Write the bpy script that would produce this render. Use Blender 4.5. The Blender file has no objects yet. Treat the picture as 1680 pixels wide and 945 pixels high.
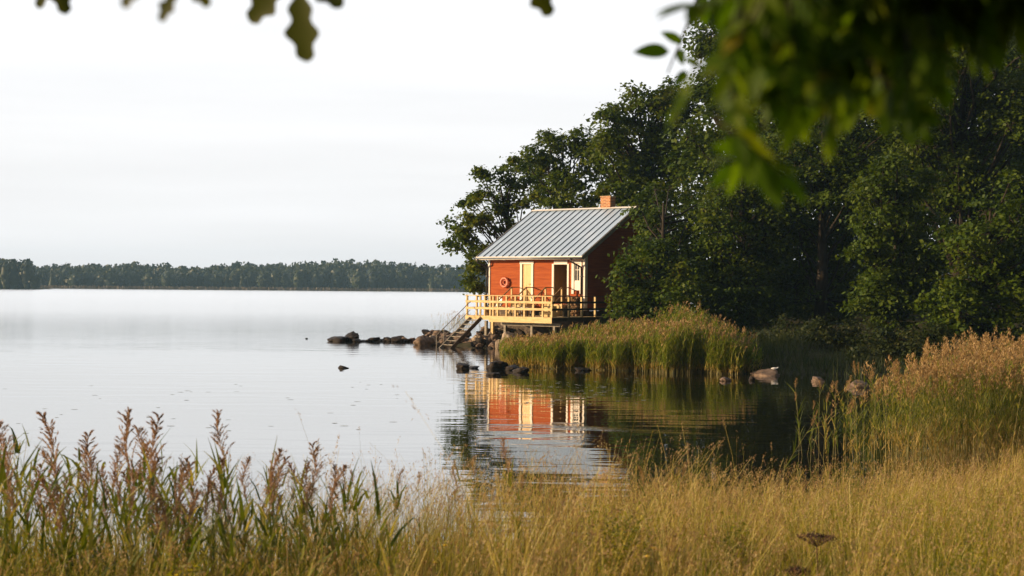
import bpy, math, random
import numpy as np
from mathutils import Vector, Matrix, noise as mnoise

random.seed(7)
RNG = np.random.default_rng(11)
SC = bpy.context.scene
COL = SC.collection
PI = math.pi

# ------------------------------------------------------------------ camera
H = 3.05
F = 2333.3
PIT, ROL = -0.0008, 0.008
cam_d = bpy.data.cameras.new('camera')
cam = bpy.data.objects.new('camera', cam_d)
COL.objects.link(cam)
cam_d.sensor_width = 36.0
cam_d.lens = 50.0
cam_d.clip_start = 0.05
cam_d.clip_end = 6000
cam.matrix_world = Matrix.Translation((0, 0, H)) @ Matrix.Rotation(PI / 2 + PIT, 4, 'X') @ Matrix.Rotation(ROL, 4, 'Z')
cam_d.dof.use_dof = True
cam_d.dof.focus_distance = 66.0
cam_d.dof.aperture_fstop = 4.2
SC.camera = cam


def at(px, py, Y):
    """world point seen at pixel (px, py) of the 1680x945 photo at depth Y"""
    a, b = px - 840.0, py - 472.5
    c, s = math.cos(ROL), math.sin(ROL)
    u, w = a * c + b * s, -a * s + b * c
    return np.array([u / F * Y, Y, H + (-w / F + PIT) * Y])


# ------------------------------------------------------------------ properties
def tag(o, label=None, cat=None, group=None, kind=None):
    if label: o['label'] = label
    if cat: o['category'] = cat
    if group: o['group'] = group
    if kind: o['kind'] = kind
    return o


def thing(name, label, cat, loc=(0, 0, 0), rz=0.0, group=None):
    o = bpy.data.objects.new(name, None)
    COL.objects.link(o)
    o.empty_display_size = 0.2
    o.location = loc
    o.rotation_euler = (0, 0, rz)
    return tag(o, label, cat, group)


def copy_tree(o, parent=None):
    c = o.copy()
    COL.objects.link(c)
    if parent is not None:
        c.parent = parent
    for ch in list(o.children):
        copy_tree(ch, c)
    return c


# ------------------------------------------------------------------ mesh builders
class MB:
    def __init__(self):
        self.v, self.f, self.sm = [], [], []

    def add(self, vs, fs, smooth=False):
        n = len(self.v)
        self.v += [tuple(map(float, p)) for p in vs]
        self.f += [tuple(i + n for i in f) for f in fs]
        self.sm += [smooth] * len(fs)
        return self

    def box(self, x0, x1, y0, y1, z0, z1):
        return self.add([(x0, y0, z0), (x1, y0, z0), (x1, y1, z0), (x0, y1, z0), (x0, y0, z1), (x1, y0, z1), (x1, y1, z1), (x0, y1, z1)],
                        [(0, 3, 2, 1), (4, 5, 6, 7), (0, 1, 5, 4), (1, 2, 6, 5), (2, 3, 7, 6), (3, 0, 4, 7)])

    def beam(self, a, b, w, h, up=(0, 0, 1)):
        """a bar from a to b, w wide (sideways) and h high"""
        a, b, up = Vector(a), Vector(b), Vector(up)
        d = (b - a).normalized()
        s = d.cross(up).normalized() * (w / 2)
        t = s.cross(d).normalized() * (h / 2)
        vs = [a - s - t, a + s - t, a + s + t, a - s + t, b - s - t, b + s - t, b + s + t, b - s + t]
        return self.add(vs, [(3, 2, 1, 0), (4, 5, 6, 7), (0, 1, 5, 4), (1, 2, 6, 5), (2, 3, 7, 6), (3, 0, 4, 7)])

    def tube(self, pts, rad, n=8, cap=True):
        pts = [Vector(p) for p in pts]
        if not hasattr(rad, '__len__'):
            rad = [rad] * len(pts)
        vs, fs = [], []
        ref = Vector((0.31, 0.17, 0.93))
        for i, p in enumerate(pts):
            d = (pts[min(i + 1, len(pts) - 1)] - pts[max(i - 1, 0)]).normalized()
            if abs(d.dot(ref)) > 0.95:
                ref = Vector((0.9, 0.4, 0.1))
            s = d.cross(ref).normalized()
            t = d.cross(s).normalized()
            for k in range(n):
                a = 2 * PI * k / n
                vs.append(p + (s * math.cos(a) + t * math.sin(a)) * rad[i])
        for i in range(len(pts) - 1):
            for k in range(n):
                k2 = (k + 1) % n
                fs.append((i * n + k, (i + 1) * n + k, (i + 1) * n + k2, i * n + k2))
        if cap:
            fs.append(tuple(range(n)))
            fs.append(tuple(reversed(range((len(pts) - 1) * n, len(pts) * n))))
        return self.add(vs, fs, True)

    def torus(self, c, R, r, axis='y', n=28, m=10):
        vs, fs = [], []
        for i in range(n):
            a = 2 * PI * i / n
            for j in range(m):
                b = 2 * PI * j / m
                q = R + r * math.cos(b)
                p = (q * math.cos(a), r * math.sin(b), q * math.sin(a))
                vs.append((c[0] + p[0], c[1] + p[1], c[2] + p[2]))
        for i in range(n):
            for j in range(m):
                i2, j2 = (i + 1) % n, (j + 1) % m
                fs.append((i * m + j, i * m + j2, i2 * m + j2, i2 * m + j))
        return self.add(vs, fs, True)

    def lathe(self, c, prof, n=16):
        vs, fs = [], []
        for r, z in prof:
            for k in range(n):
                a = 2 * PI * k / n
                vs.append((c[0] + r * math.cos(a), c[1] + r * math.sin(a), c[2] + z))
        for i in range(len(prof) - 1):
            for k in range(n):
                k2 = (k + 1) % n
                fs.append((i * n + k, i * n + k2, (i + 1) * n + k2, (i + 1) * n + k))
        fs.append(tuple(reversed(range(n))))
        fs.append(tuple(range((len(prof) - 1) * n, len(prof) * n)))
        return self.add(vs, fs, True)

    def build(self, name, mat, parent=None, origin=(0, 0, 0), bevel=0):
        me = bpy.data.meshes.new(name)
        o0 = np.array(origin, float)
        me.from_pydata([tuple(np.array(p) - o0) for p in self.v], [], self.f)
        me.polygons.foreach_set('use_smooth', self.sm)
        me.materials.append(mat)
        me.update()
        o = bpy.data.objects.new(name, me)
        COL.objects.link(o)
        if parent is not None:
            o.parent = parent
        else:
            o.location = origin
        if bevel:
            m = o.modifiers.new('bevel', 'BEVEL')
            m.width = bevel
            m.segments = 2
            m.limit_method = 'ANGLE'
        return o


def np_mesh(name, V, Q, mats, mi=None, smooth=False):
    me = bpy.data.meshes.new(name)
    V = np.asarray(V, np.float32).reshape(-1, 3)
    Q = np.asarray(Q, np.int32)
    k = Q.shape[1]
    me.vertices.add(len(V))
    me.vertices.foreach_set('co', V.ravel())
    me.loops.add(Q.size)
    me.loops.foreach_set('vertex_index', Q.ravel())
    me.polygons.add(len(Q))
    me.polygons.foreach_set('loop_start', np.arange(0, Q.size, k, dtype=np.int32))
    for m in (mats if isinstance(mats, (list, tuple)) else [mats]):
        me.materials.append(m)
    if mi is not None:
        me.polygons.foreach_set('material_index', np.asarray(mi, np.int32))
    if smooth:
        me.polygons.foreach_set('use_smooth', np.ones(len(Q), bool))
    me.update(calc_edges=True)
    return me


def link(name, me, parent=None, loc=(0, 0, 0)):
    o = bpy.data.objects.new(name, me)
    COL.objects.link(o)
    o.location = loc
    if parent is not None:
        o.parent = parent
    return o


class NB:
    """collects numpy quads with a material index"""
    def __init__(self):
        self.V, self.Q, self.M, self.n = [], [], [], 0

    def add(self, V, Q, mi=0):
        V = np.asarray(V).reshape(-1, 3)
        self.V.append(V)
        self.Q.append(np.asarray(Q) + self.n)
        self.M.append(np.full(len(Q), mi) if np.isscalar(mi) else np.asarray(mi))
        self.n += len(V)

    def mesh(self, name, mats, origin=(0, 0, 0), smooth=False):
        return np_mesh(name, np.concatenate(self.V) - np.array(origin), np.concatenate(self.Q), mats, np.concatenate(self.M), smooth)


def ribbons(base, h, lean, width, ns=4, ang=None, power=1.6, droop=0.0, wpow=1.0, wmin=0.08):
    """bent tapering blades. base (N,3), h (N), lean (N,2): sideways reach of the tip"""
    N = len(base)
    t = np.linspace(0, 1, ns + 1)[None, :]
    h = np.asarray(h)[:, None]
    P = np.zeros((N, ns + 1, 3))
    P[:, :, :2] = base[:, None, :2] + lean[:, None, :] * (t ** power)[:, :, None]
    P[:, :, 2] = base[:, 2:3] + h * t - np.asarray(droop).reshape(-1, 1) * t ** 3
    if ang is None:
        ang = RNG.uniform(0, PI, N)
    d = np.stack([np.cos(ang), np.sin(ang), np.zeros(N)], 1)[:, None, :]
    w = np.asarray(width).reshape(-1, 1) * np.maximum(1 - t ** (1 / wpow) * 1.0, wmin) * 0.5
    A, B = P - d * w[:, :, None], P + d * w[:, :, None]
    V = np.stack([A, B], 2).reshape(-1, 3)
    i = np.arange(ns)
    q = np.stack([2 * i, 2 * i + 1, 2 * i + 3, 2 * i + 2], 1)
    Q = (np.arange(N)[:, None, None] * (2 * (ns + 1)) + q[None]).reshape(-1, 4)
    return V, Q, P


def leaves(P, size, nrm, aspect=0.6, axis=None):
    """one diamond per point: P (N,3), nrm (N,3) rough normals"""
    N = len(P)
    nrm = nrm / np.maximum(np.linalg.norm(nrm, axis=1, keepdims=True), 1e-6)
    r = RNG.normal(size=(N, 3)) if axis is None else axis
    a = np.cross(nrm, r)
    a /= np.maximum(np.linalg.norm(a, axis=1, keepdims=True), 1e-6)
    b = np.cross(nrm, a)
    s = np.asarray(size).reshape(-1, 1)
    V = np.stack([P - a * s * 0.5, P + b * s * 0.5 * aspect, P + a * s * 0.5, P - b * s * 0.5 * aspect], 1).reshape(-1, 3)
    Q = np.arange(N * 4).reshape(N, 4)
    return V, Q


# ------------------------------------------------------------------ materials
def mat(name):
    m = bpy.data.materials.new(name)
    m.use_nodes = True
    nt = m.node_tree
    nt.nodes.clear()
    out = nt.nodes.new('ShaderNodeOutputMaterial')
    return m, nt, out


def N(nt, t, **kw):
    n = nt.nodes.new(t)
    for k, v in kw.items():
        if k.startswith('i_'):
            n.inputs[k[2:].replace('_', ' ')].default_value = v
        else:
            setattr(n, k, v)
    return n


def ramp(nt, fac, stops):
    r = nt.nodes.new('ShaderNodeValToRGB')
    e = r.color_ramp.elements
    while len(e) < len(stops):
        e.new(0.5)
    for i, (p, c) in enumerate(stops):
        e[i].position = p
        e[i].color = (*c, 1)
    nt.links.new(fac, r.inputs[0])
    return r.outputs[0]


def surf(name, stops, scale=3.0, rough=0.7, bump=0.0, bscale=None, metal=0.0, stretch=(1, 1, 1), spec=0.5, detail=6):
    """principled with a noise ramp colour and noise bump, object coordinates"""
    m, nt, out = mat(name)
    tc = N(nt, 'ShaderNodeTexCoord')
    mp = N(nt, 'ShaderNodeMapping')
    mp.inputs['Scale'].default_value = stretch
    nt.links.new(tc.outputs['Object'], mp.inputs[0])
    no = N(nt, 'ShaderNodeTexNoise', i_Scale=scale, i_Detail=detail, i_Roughness=0.6)
    nt.links.new(mp.outputs[0], no.inputs['Vector'])
    c = ramp(nt, no.outputs[0], stops)
    b = N(nt, 'ShaderNodeBsdfPrincipled', i_Roughness=rough, i_Metallic=metal)
    b.inputs['Specular IOR Level'].default_value = spec
    nt.links.new(c, b.inputs['Base Color'])
    if bump:
        n2 = N(nt, 'ShaderNodeTexNoise', i_Scale=bscale or scale * 4, i_Detail=5.0)
        nt.links.new(mp.outputs[0], n2.inputs['Vector'])
        bp = N(nt, 'ShaderNodeBump', i_Strength=bump, i_Distance=0.02)
        nt.links.new(n2.outputs[0], bp.inputs['Height'])
        nt.links.new(bp.outputs[0], b.inputs['Normal'])
    nt.links.new(b.outputs[0], out.inputs[0])
    return m


def foliage(name, stops, trans=0.35, tint=(1.3, 1.2, 0.5), rough=0.5, spec=0.3, clump=None):
    """leaf: colour per leaf from the island's random number (plus clump noise), part of the light let through"""
    m, nt, out = mat(name)
    ge = N(nt, 'ShaderNodeNewGeometry')
    fac = ge.outputs['Random Per Island']
    if clump:
        tc = N(nt, 'ShaderNodeTexCoord')
        no = N(nt, 'ShaderNodeTexNoise', i_Scale=clump, i_Detail=2.0)
        nt.links.new(tc.outputs['Object'], no.inputs['Vector'])
        mr = N(nt, 'ShaderNodeMapRange', i_From_Min=0.35, i_From_Max=0.65)
        nt.links.new(no.outputs[0], mr.inputs[0])
        mx = N(nt, 'ShaderNodeMath', operation='MULTIPLY_ADD')
        mx.inputs[1].default_value = 0.5
        nt.links.new(fac, mx.inputs[0])
        h = N(nt, 'ShaderNodeMath', operation='MULTIPLY')
        h.inputs[1].default_value = 0.5
        nt.links.new(mr.outputs[0], h.inputs[0])
        nt.links.new(h.outputs[0], mx.inputs[2])
        fac = mx.outputs[0]
    c = ramp(nt, fac, stops)
    b = N(nt, 'ShaderNodeBsdfPrincipled', i_Roughness=rough)
    b.inputs['Specular IOR Level'].default_value = spec
    nt.links.new(c, b.inputs['Base Color'])
    t = N(nt, 'ShaderNodeBsdfTranslucent')
    mu = N(nt, 'ShaderNodeMix', data_type='RGBA', blend_type='MULTIPLY')
    mu.inputs[0].default_value = 1.0
    mu.inputs[7].default_value = (*tint, 1)
    nt.links.new(c, mu.inputs[6])
    nt.links.new(mu.outputs[2], t.inputs[0])
    mi = N(nt, 'ShaderNodeMixShader', i_Fac=trans)
    nt.links.new(b.outputs[0], mi.inputs[1])
    nt.links.new(t.outputs[0], mi.inputs[2])
    nt.links.new(mi.outputs[0], out.inputs[0])
    return m


M = {}
M['red'] = surf('red_paint', [(0.25, (0.22, 0.042, 0.009)), (0.5, (0.35, 0.074, 0.014)), (0.75, (0.43, 0.112, 0.026))], 2.0, 0.75, 0.25, 30, stretch=(0.5, 0.5, 7), spec=0.2)
M['white'] = surf('white_paint', [(0.3, (0.72, 0.68, 0.62)), (0.7, (0.80, 0.77, 0.72))], 3, 0.5, 0.1, 20, spec=0.3)
M['pine'] = surf('fresh_pine', [(0.25, (0.46, 0.32, 0.14)), (0.5, (0.62, 0.46, 0.22)), (0.8, (0.71, 0.57, 0.32))], 3, 0.6, 0.2, 25, stretch=(1, 1, 4), spec=0.3)
M['door'] = surf('varnished_planks', [(0.3, (0.55, 0.31, 0.08)), (0.6, (0.66, 0.40, 0.12)), (0.8, (0.70, 0.46, 0.17))], 5, 0.4, 0.2, 25, stretch=(6, 6, 0.5))
M['brown_wood'] = surf('brown_wood', [(0.3, (0.17, 0.10, 0.045)), (0.7, (0.30, 0.19, 0.09))], 4, 0.7, 0.3, 25, spec=0.2)
M['lining'] = surf('shaded_porch_planks', [(0.3, (0.20, 0.12, 0.035)), (0.7, (0.30, 0.19, 0.06))], 5, 0.5, 0.2, 25, stretch=(6, 6, 0.5))  # darker than the door planks: the recess's shade is put into the colour
M['grey_wood'] = surf('weathered_wood', [(0.3, (0.20, 0.18, 0.15)), (0.7, (0.36, 0.33, 0.28))], 4, 0.8, 0.3, 25, stretch=(1, 1, 3), spec=0.2)
M['dark_and_shaded_wood'] = surf('dark_and_shaded_wood', [(0.3, (0.05, 0.035, 0.025)), (0.7, (0.11, 0.08, 0.055))], 4, 0.7, 0.3, 25, spec=0.3)  # also carries painted shade on the right railing and under the cabin
M['roof'] = surf('zinc_sheet', [(0.3, (0.38, 0.50, 0.65)), (0.55, (0.44, 0.56, 0.71)), (0.75, (0.53, 0.64, 0.78))], 0.9, 0.38, 0.05, 6, metal=0.12)
M['seam'] = surf('shaded_zinc_seam', [(0.3, (0.14, 0.16, 0.19)), (0.7, (0.20, 0.23, 0.26))], 2, 0.45, 0, metal=0.35)  # much darker than the sheet: the seams' shadow side put into the colour
M['black_metal'] = surf('black_metal', [(0.3, (0.02, 0.018, 0.016)), (0.7, (0.035, 0.03, 0.028))], 4, 0.4, 0, metal=0.2)
M['ring'] = surf('life_ring_red', [(0.3, (0.62, 0.16, 0.09)), (0.7, (0.72, 0.25, 0.16))], 5, 0.5)
M['ring_band'] = surf('life_ring_band', [(0.3, (0.70, 0.42, 0.34)), (0.7, (0.76, 0.5, 0.42))], 5, 0.5)
M['glass'] = surf('window_glass', [(0.3, (0.015, 0.018, 0.02)), (0.7, (0.02, 0.025, 0.028))], 1, 0.04, 0, spec=0.9)
M['plastic'] = surf('white_plastic', [(0.3, (0.72, 0.70, 0.68)), (0.7, (0.8, 0.78, 0.76))], 3, 0.35)
M['log'] = surf('log_bark', [(0.3, (0.10, 0.06, 0.035)), (0.5, (0.24, 0.15, 0.08)), (0.75, (0.42, 0.28, 0.14))], 9, 0.8, 0.4, 20, spec=0.2)
M['bark'] = surf('bark', [(0.3, (0.020, 0.016, 0.012)), (0.6, (0.042, 0.034, 0.026)), (0.8, (0.075, 0.062, 0.050))], 2.5, 0.85, 0.6, 10, stretch=(3, 3, 0.6), spec=0.2)
M['rock'] = surf('granite', [(0.25, (0.035, 0.028, 0.024)), (0.42, (0.12, 0.085, 0.065)), (0.6, (0.21, 0.15, 0.11)), (0.78, (0.30, 0.24, 0.19))], 2.2, 0.8, 0.6, 9, spec=0.25)
M['rock_dark'] = surf('wet_granite', [(0.3, (0.012, 0.010, 0.009)), (0.6, (0.035, 0.027, 0.022)), (0.8, (0.10, 0.075, 0.055))], 2.6, 0.6, 0.6, 9, spec=0.12)
M['rock_pale'] = surf('pale_granite', [(0.3, (0.16, 0.12, 0.09)), (0.55, (0.32, 0.26, 0.20)), (0.8, (0.42, 0.36, 0.29))], 2.4, 0.8, 0.5, 9, spec=0.25)
M['soil'] = surf('shore_soil', [(0.3, (0.022, 0.018, 0.010)), (0.5, (0.040, 0.040, 0.016)), (0.7, (0.075, 0.062, 0.030))], 0.9, 0.95, 0.8, 5, spec=0.1)
M['far_soil'] = surf('far_soil', [(0.3, (0.05, 0.045, 0.025)), (0.7, (0.10, 0.09, 0.05))], 0.05, 0.95, spec=0.1)

LEAF_D = [(0.0, (0.034, 0.064, 0.005)), (0.45, (0.064, 0.104, 0.007)), (0.8, (0.110, 0.142, 0.011)), (1.0, (0.16, 0.170, 0.016))]
M['leaf_oak'] = foliage('oak_leaf', LEAF_D, 0.34, (1.4, 1.3, 0.4), spec=0.12, clump=0.5)
M['leaf_alder'] = foliage('alder_leaf', [(0.0, (0.028, 0.055, 0.004)), (0.5, (0.056, 0.094, 0.006)), (0.85, (0.094, 0.128, 0.009)), (1.0, (0.14, 0.155, 0.014))], 0.30, (1.4, 1.3, 0.4), spec=0.12, clump=0.5)
M['leaf_maple'] = foliage('maple_leaf', [(0.0, (0.034, 0.062, 0.006)), (0.5, (0.062, 0.102, 0.009)), (1.0, (0.105, 0.140, 0.016))], 0.35, (1.4, 1.3, 0.4), spec=0.12, clump=0.5)
M['leaf_shrub'] = foliage('shrub_leaf', [(0.0, (0.020, 0.034, 0.008)), (0.6, (0.045, 0.060, 0.016)), (1.0, (0.095, 0.090, 0.030))], 0.3, spec=0.12, clump=0.8)
M['leaf_near'] = foliage('bough_leaf', [(0.0, (0.036, 0.075, 0.005)), (0.55, (0.072, 0.128, 0.008)), (0.95, (0.120, 0.165, 0.010)), (1.0, (0.20, 0.17, 0.02))], 0.58, (1.6, 1.6, 0.35), spec=0.15)
M['leaf_oaktwig'] = foliage('oak_twig_leaf', [(0.0, (0.035, 0.050, 0.008)), (1.0, (0.07, 0.080, 0.014))], 0.40, (1.5, 1.3, 0.4))
M['far_leaf'] = foliage('far_leaf', [(0.0, (0.020, 0.034, 0.014)), (0.6, (0.036, 0.054, 0.020)), (1.0, (0.060, 0.080, 0.028))], 0.2, clump=0.02)
M['straw'] = foliage('straw', [(0.0, (0.22, 0.135, 0.022)), (0.25, (0.39, 0.28, 0.040)), (0.5, (0.54, 0.43, 0.085)), (0.75, (0.68, 0.58, 0.24)), (1.0, (0.31, 0.29, 0.025))], 0.30, (1.1, 1.0, 0.7))
M['seed'] = foliage('grass_seed_head', [(0.0, (0.28, 0.17, 0.075)), (0.5, (0.43, 0.295, 0.13)), (1.0, (0.56, 0.43, 0.22))], 0.42, (1.1, 0.95, 0.75))
M['brown_stalk'] = foliage('brown_stalk', [(0.0, (0.13, 0.07, 0.03)), (0.6, (0.24, 0.14, 0.06)), (1.0, (0.34, 0.22, 0.10))], 0.25, (1.1, 1.0, 0.7))
M['brown_seed'] = foliage('brown_seed_head', [(0.0, (0.12, 0.06, 0.028)), (0.6, (0.21, 0.115, 0.05)), (1.0, (0.32, 0.20, 0.09))], 0.25, (1.1, 1.0, 0.7))
M['far_reed'] = foliage('far_reed', [(0.0, (0.10, 0.085, 0.065)), (1.0, (0.16, 0.135, 0.11))], 0.2)
M['grass'] = foliage('green_grass', [(0.0, (0.080, 0.110, 0.008)), (0.45, (0.19, 0.205, 0.012)), (0.8, (0.32, 0.29, 0.022)), (1.0, (0.46, 0.36, 0.05))], 0.42, (1.3, 1.25, 0.4))
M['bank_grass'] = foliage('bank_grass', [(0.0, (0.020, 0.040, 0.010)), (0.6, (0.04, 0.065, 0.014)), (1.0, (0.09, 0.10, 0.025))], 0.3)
M['reed_leaf'] = foliage('reed_leaf', [(0.0, (0.070, 0.105, 0.014)), (0.5, (0.150, 0.180, 0.020)), (0.85, (0.27, 0.26, 0.035)), (1.0, (0.44, 0.34, 0.10))], 0.42, (1.3, 1.25, 0.4))
M['reed_leaf_far'] = foliage('reed_bed_leaf', [(0.0, (0.085, 0.135, 0.012)), (0.5, (0.165, 0.220, 0.018)), (0.85, (0.26, 0.28, 0.03)), (1.0, (0.38, 0.32, 0.08))], 0.46, (1.3, 1.25, 0.4))
M['reed_base'] = foliage('reed_dry_base', [(0.0, (0.22, 0.16, 0.035)), (0.6, (0.36, 0.26, 0.065)), (1.0, (0.46, 0.34, 0.11))], 0.3)
M['reed_stem'] = foliage('reed_stem', [(0.0, (0.12, 0.13, 0.035)), (0.6, (0.22, 0.20, 0.06)), (1.0, (0.32, 0.26, 0.10))], 0.15)
M['plume'] = foliage('reed_plume', [(0.0, (0.21, 0.128, 0.076)), (0.5, (0.35, 0.235, 0.138)), (1.0, (0.54, 0.41, 0.27))], 0.5, (1.15, 1.0, 0.9), spec=0.1)
M['plume_gold'] = foliage('reed_plume_golden', [(0.0, (0.19, 0.118, 0.048)), (0.5, (0.32, 0.212, 0.088)), (1.0, (0.47, 0.34, 0.15))], 0.35, (1.15, 0.95, 0.7))
M['yellow'] = surf('yellow_petals', [(0.3, (0.75, 0.48, 0.01)), (0.7, (0.85, 0.60, 0.02))], 30, 0.6)
M['umbel'] = surf('dry_umbel', [(0.3, (0.045, 0.022, 0.012)), (0.7, (0.12, 0.065, 0.035))], 40, 0.9)
M['lily'] = surf('floating_leaf', [(0.3, (0.20, 0.22, 0.14)), (0.7, (0.40, 0.40, 0.32))], 4, 0.25)
M['gull'] = surf('feathers', [(0.3, (0.65, 0.66, 0.68)), (0.7, (0.8, 0.8, 0.8))], 20, 0.7)


def brick_mat():
    m, nt, out = mat('chimney_brick')
    tc = N(nt, 'ShaderNodeTexCoord')
    mp = N(nt, 'ShaderNodeMapping')
    mp.inputs['Rotation'].default_value = (PI / 2, 0, 0)
    nt.links.new(tc.outputs['Object'], mp.inputs[0])
    br = N(nt, 'ShaderNodeTexBrick', i_Scale=1.0)
    br.inputs['Color1'].default_value = (0.50, 0.17, 0.05, 1)
    br.inputs['Color2'].default_value = (0.24, 0.07, 0.025, 1)
    br.inputs['Mortar'].default_value = (0.50, 0.36, 0.22, 1)
    br.inputs['Mortar Size'].default_value = 0.016
    br.inputs['Brick Width'].default_value = 0.25
    br.inputs['Row Height'].default_value = 0.085
    nt.links.new(mp.outputs[0], br.inputs['Vector'])
    b = N(nt, 'ShaderNodeBsdfPrincipled', i_Roughness=0.85)
    nt.links.new(br.outputs['Color'], b.inputs['Base Color'])
    nt.links.new(b.outputs[0], out.inputs[0])
    return m


M['brick'] = brick_mat()


def water_mat():
    m, nt, out = mat('lake_water')
    tc = N(nt, 'ShaderNodeTexCoord')

    def noise(scale, sx, sy, detail=3.0):
        mp = N(nt, 'ShaderNodeMapping')
        mp.inputs['Scale'].default_value = (sx, sy, 1)
        nt.links.new(tc.outputs['Object'], mp.inputs[0])
        no = N(nt, 'ShaderNodeTexNoise', i_Scale=scale, i_Detail=detail, i_Roughness=0.55)
        nt.links.new(mp.outputs[0], no.inputs['Vector'])
        return no.outputs[0]
    # calm in the bay, more ripple out on the lake; patches of breeze
    sep = N(nt, 'ShaderNodeSeparateXYZ')
    nt.links.new(tc.outputs['Object'], sep.inputs[0])

    def math2(op, a, b, c=None, clamp=False):
        n = N(nt, 'ShaderNodeMath', operation=op, use_clamp=clamp)
        for i, x in enumerate((a, b, c)):
            if x is None: continue
            if isinstance(x, (int, float)): n.inputs[i].default_value = x
            else: nt.links.new(x, n.inputs[i])
        return n.outputs[0]
    far = N(nt, 'ShaderNodeMapRange', i_From_Min=50.0, i_From_Max=140.0, i_To_Min=0.0, i_To_Max=1.0)
    nt.links.new(sep.outputs[1], far.inputs[0])
    patch = N(nt, 'ShaderNodeMapRange', i_From_Min=0.45, i_From_Max=0.62, i_To_Min=0.25, i_To_Max=1.0)
    nt.links.new(noise(1.0, 0.04, 0.10, 2.0), patch.inputs[0])
    swell = noise(1.0, 0.30, 1.05, 2.0)
    rip = noise(1.0, 2.2, 7.0, 3.0)
    # a narrow wake of ripples crossing the bay
    yy = math2('ADD', sep.outputs[1], math2('MULTIPLY', sep.outputs[0], 0.55))
    w1 = math2('MULTIPLY', math2('ADD', yy, -31.8), 2.6)
    w2 = math2('POWER', 2.718, math2('MULTIPLY', math2('MULTIPLY', w1, w1), -1.0))
    wx = math2('MULTIPLY', math2('ADD', sep.outputs[0], -2.0), 0.75)
    w3 = math2('MULTIPLY', w2, math2('POWER', 2.718, math2('MULTIPLY', math2('MULTIPLY', wx, wx), -1.0)))
    amp_r = math2('MULTIPLY_ADD', far.outputs[0], 0.9, math2('MULTIPLY', patch.outputs[0], 0.10))
    amp_r = math2('ADD', amp_r, math2('MULTIPLY', w3, 1.2))
    hgt = math2('ADD', math2('MULTIPLY', swell, math2('MULTIPLY_ADD', patch.outputs[0], 0.22, 0.16)), math2('MULTIPLY', rip, math2('MULTIPLY', amp_r, 0.22)))
    bp = N(nt, 'ShaderNodeBump', i_Strength=1.0, i_Distance=0.045)
    nt.links.new(hgt, bp.inputs['Height'])
    d = N(nt, 'ShaderNodeBsdfDiffuse')
    d.inputs[0].default_value = (0.016, 0.015, 0.008, 1)
    g = N(nt, 'ShaderNodeBsdfGlossy')
    rg = ramp(nt, math2('MULTIPLY', sep.outputs[1], 1 / 400.0), [(0.0, (0.02,) * 3), (0.13, (0.022,) * 3), (0.20, (0.06,) * 3), (0.40, (0.17,) * 3), (1.0, (0.23,) * 3)])
    nt.links.new(rg, g.inputs['Roughness'])
    g.inputs[0].default_value = (1, 1, 1, 1)
    fr = N(nt, 'ShaderNodeFresnel', i_IOR=1.36)
    for n in (d, g, fr):
        nt.links.new(bp.outputs[0], n.inputs['Normal'])
    mi = N(nt, 'ShaderNodeMixShader')
    nt.links.new(math2('POWER', fr.outputs[0], 0.52), mi.inputs[0])
    nt.links.new(d.outputs[0], mi.inputs[1])
    nt.links.new(g.outputs[0], mi.inputs[2])
    nt.links.new(mi.outputs[0], out.inputs[0])
    return m


M['water'] = water_mat()

# ------------------------------------------------------------------ light
ELEV = math.radians(11.5)
SUNH = np.array([-0.97, -0.17]); SUNH /= np.linalg.norm(SUNH)
SD = Vector((SUNH[0] * math.cos(ELEV), SUNH[1] * math.cos(ELEV), math.sin(ELEV)))
sun_d = bpy.data.lights.new('sun', 'SUN')
sun = bpy.data.objects.new('sun', sun_d)
COL.objects.link(sun)
sun.rotation_euler = (-SD).to_track_quat('-Z', 'Y').to_euler()
sun_d.energy = 5.0
sun_d.angle = math.radians(0.6)
sun_d.color = (1.0, 0.70, 0.40)

W = bpy.data.worlds.new('World')
SC.world = W
W.use_nodes = True
nt = W.node_tree
nt.nodes.clear()
wo = N(nt, 'ShaderNodeOutputWorld')
sky = N(nt, 'ShaderNodeTexSky', sky_type='NISHITA', sun_disc=False)
sky.sun_elevation = ELEV
sky.sun_rotation = math.atan2(SD.x, SD.y)
sky.air_density = 1.0
sky.dust_density = 1.5
bg = N(nt, 'ShaderNodeBackground', i_Strength=0.10)
# a thin bright veil of high cloud over the clear sky: brightest on the sun's side and over the lake, darker behind
tc = N(nt, 'ShaderNodeTexCoord')
sp = N(nt, 'ShaderNodeSeparateXYZ')
nt.links.new(tc.outputs['Generated'], sp.inputs[0])
vd = N(nt, 'ShaderNodeVectorMath', operation='DOT_PRODUCT')
bd = np.array([-0.45, 0.88, 0.12]); bd /= np.linalg.norm(bd)
vd.inputs[1].default_value = tuple(bd)
nt.links.new(tc.outputs['Generated'], vd.inputs[0])
br = N(nt, 'ShaderNodeMapRange', i_From_Min=-0.25, i_From_Max=0.8, i_To_Min=0.5, i_To_Max=7.75)
br.interpolation_type = 'SMOOTHSTEP'
nt.links.new(vd.outputs['Value'], br.inputs[0])
el = ramp(nt, sp.outputs[2], [(0.0, (0.97, 0.97, 1.00)), (0.05, (0.985, 0.985, 1.01)), (0.10, (0.99, 0.985, 1.00)), (0.19, (1.03, 1.03, 1.05)), (0.28, (1.45, 1.44, 1.46)), (0.42, (1.35, 1.35, 1.38)), (0.7, (0.9, 0.93, 1.0))])
mpw = N(nt, 'ShaderNodeMapping')
mpw.inputs['Scale'].default_value = (1.3, 1.3, 16)
mpw.inputs['Rotation'].default_value = (0.05, 0.10, 0)
nt.links.new(tc.outputs['Generated'], mpw.inputs[0])
cn = N(nt, 'ShaderNodeTexNoise', i_Scale=1.6, i_Detail=4.0)
nt.links.new(mpw.outputs[0], cn.inputs['Vector'])
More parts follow.
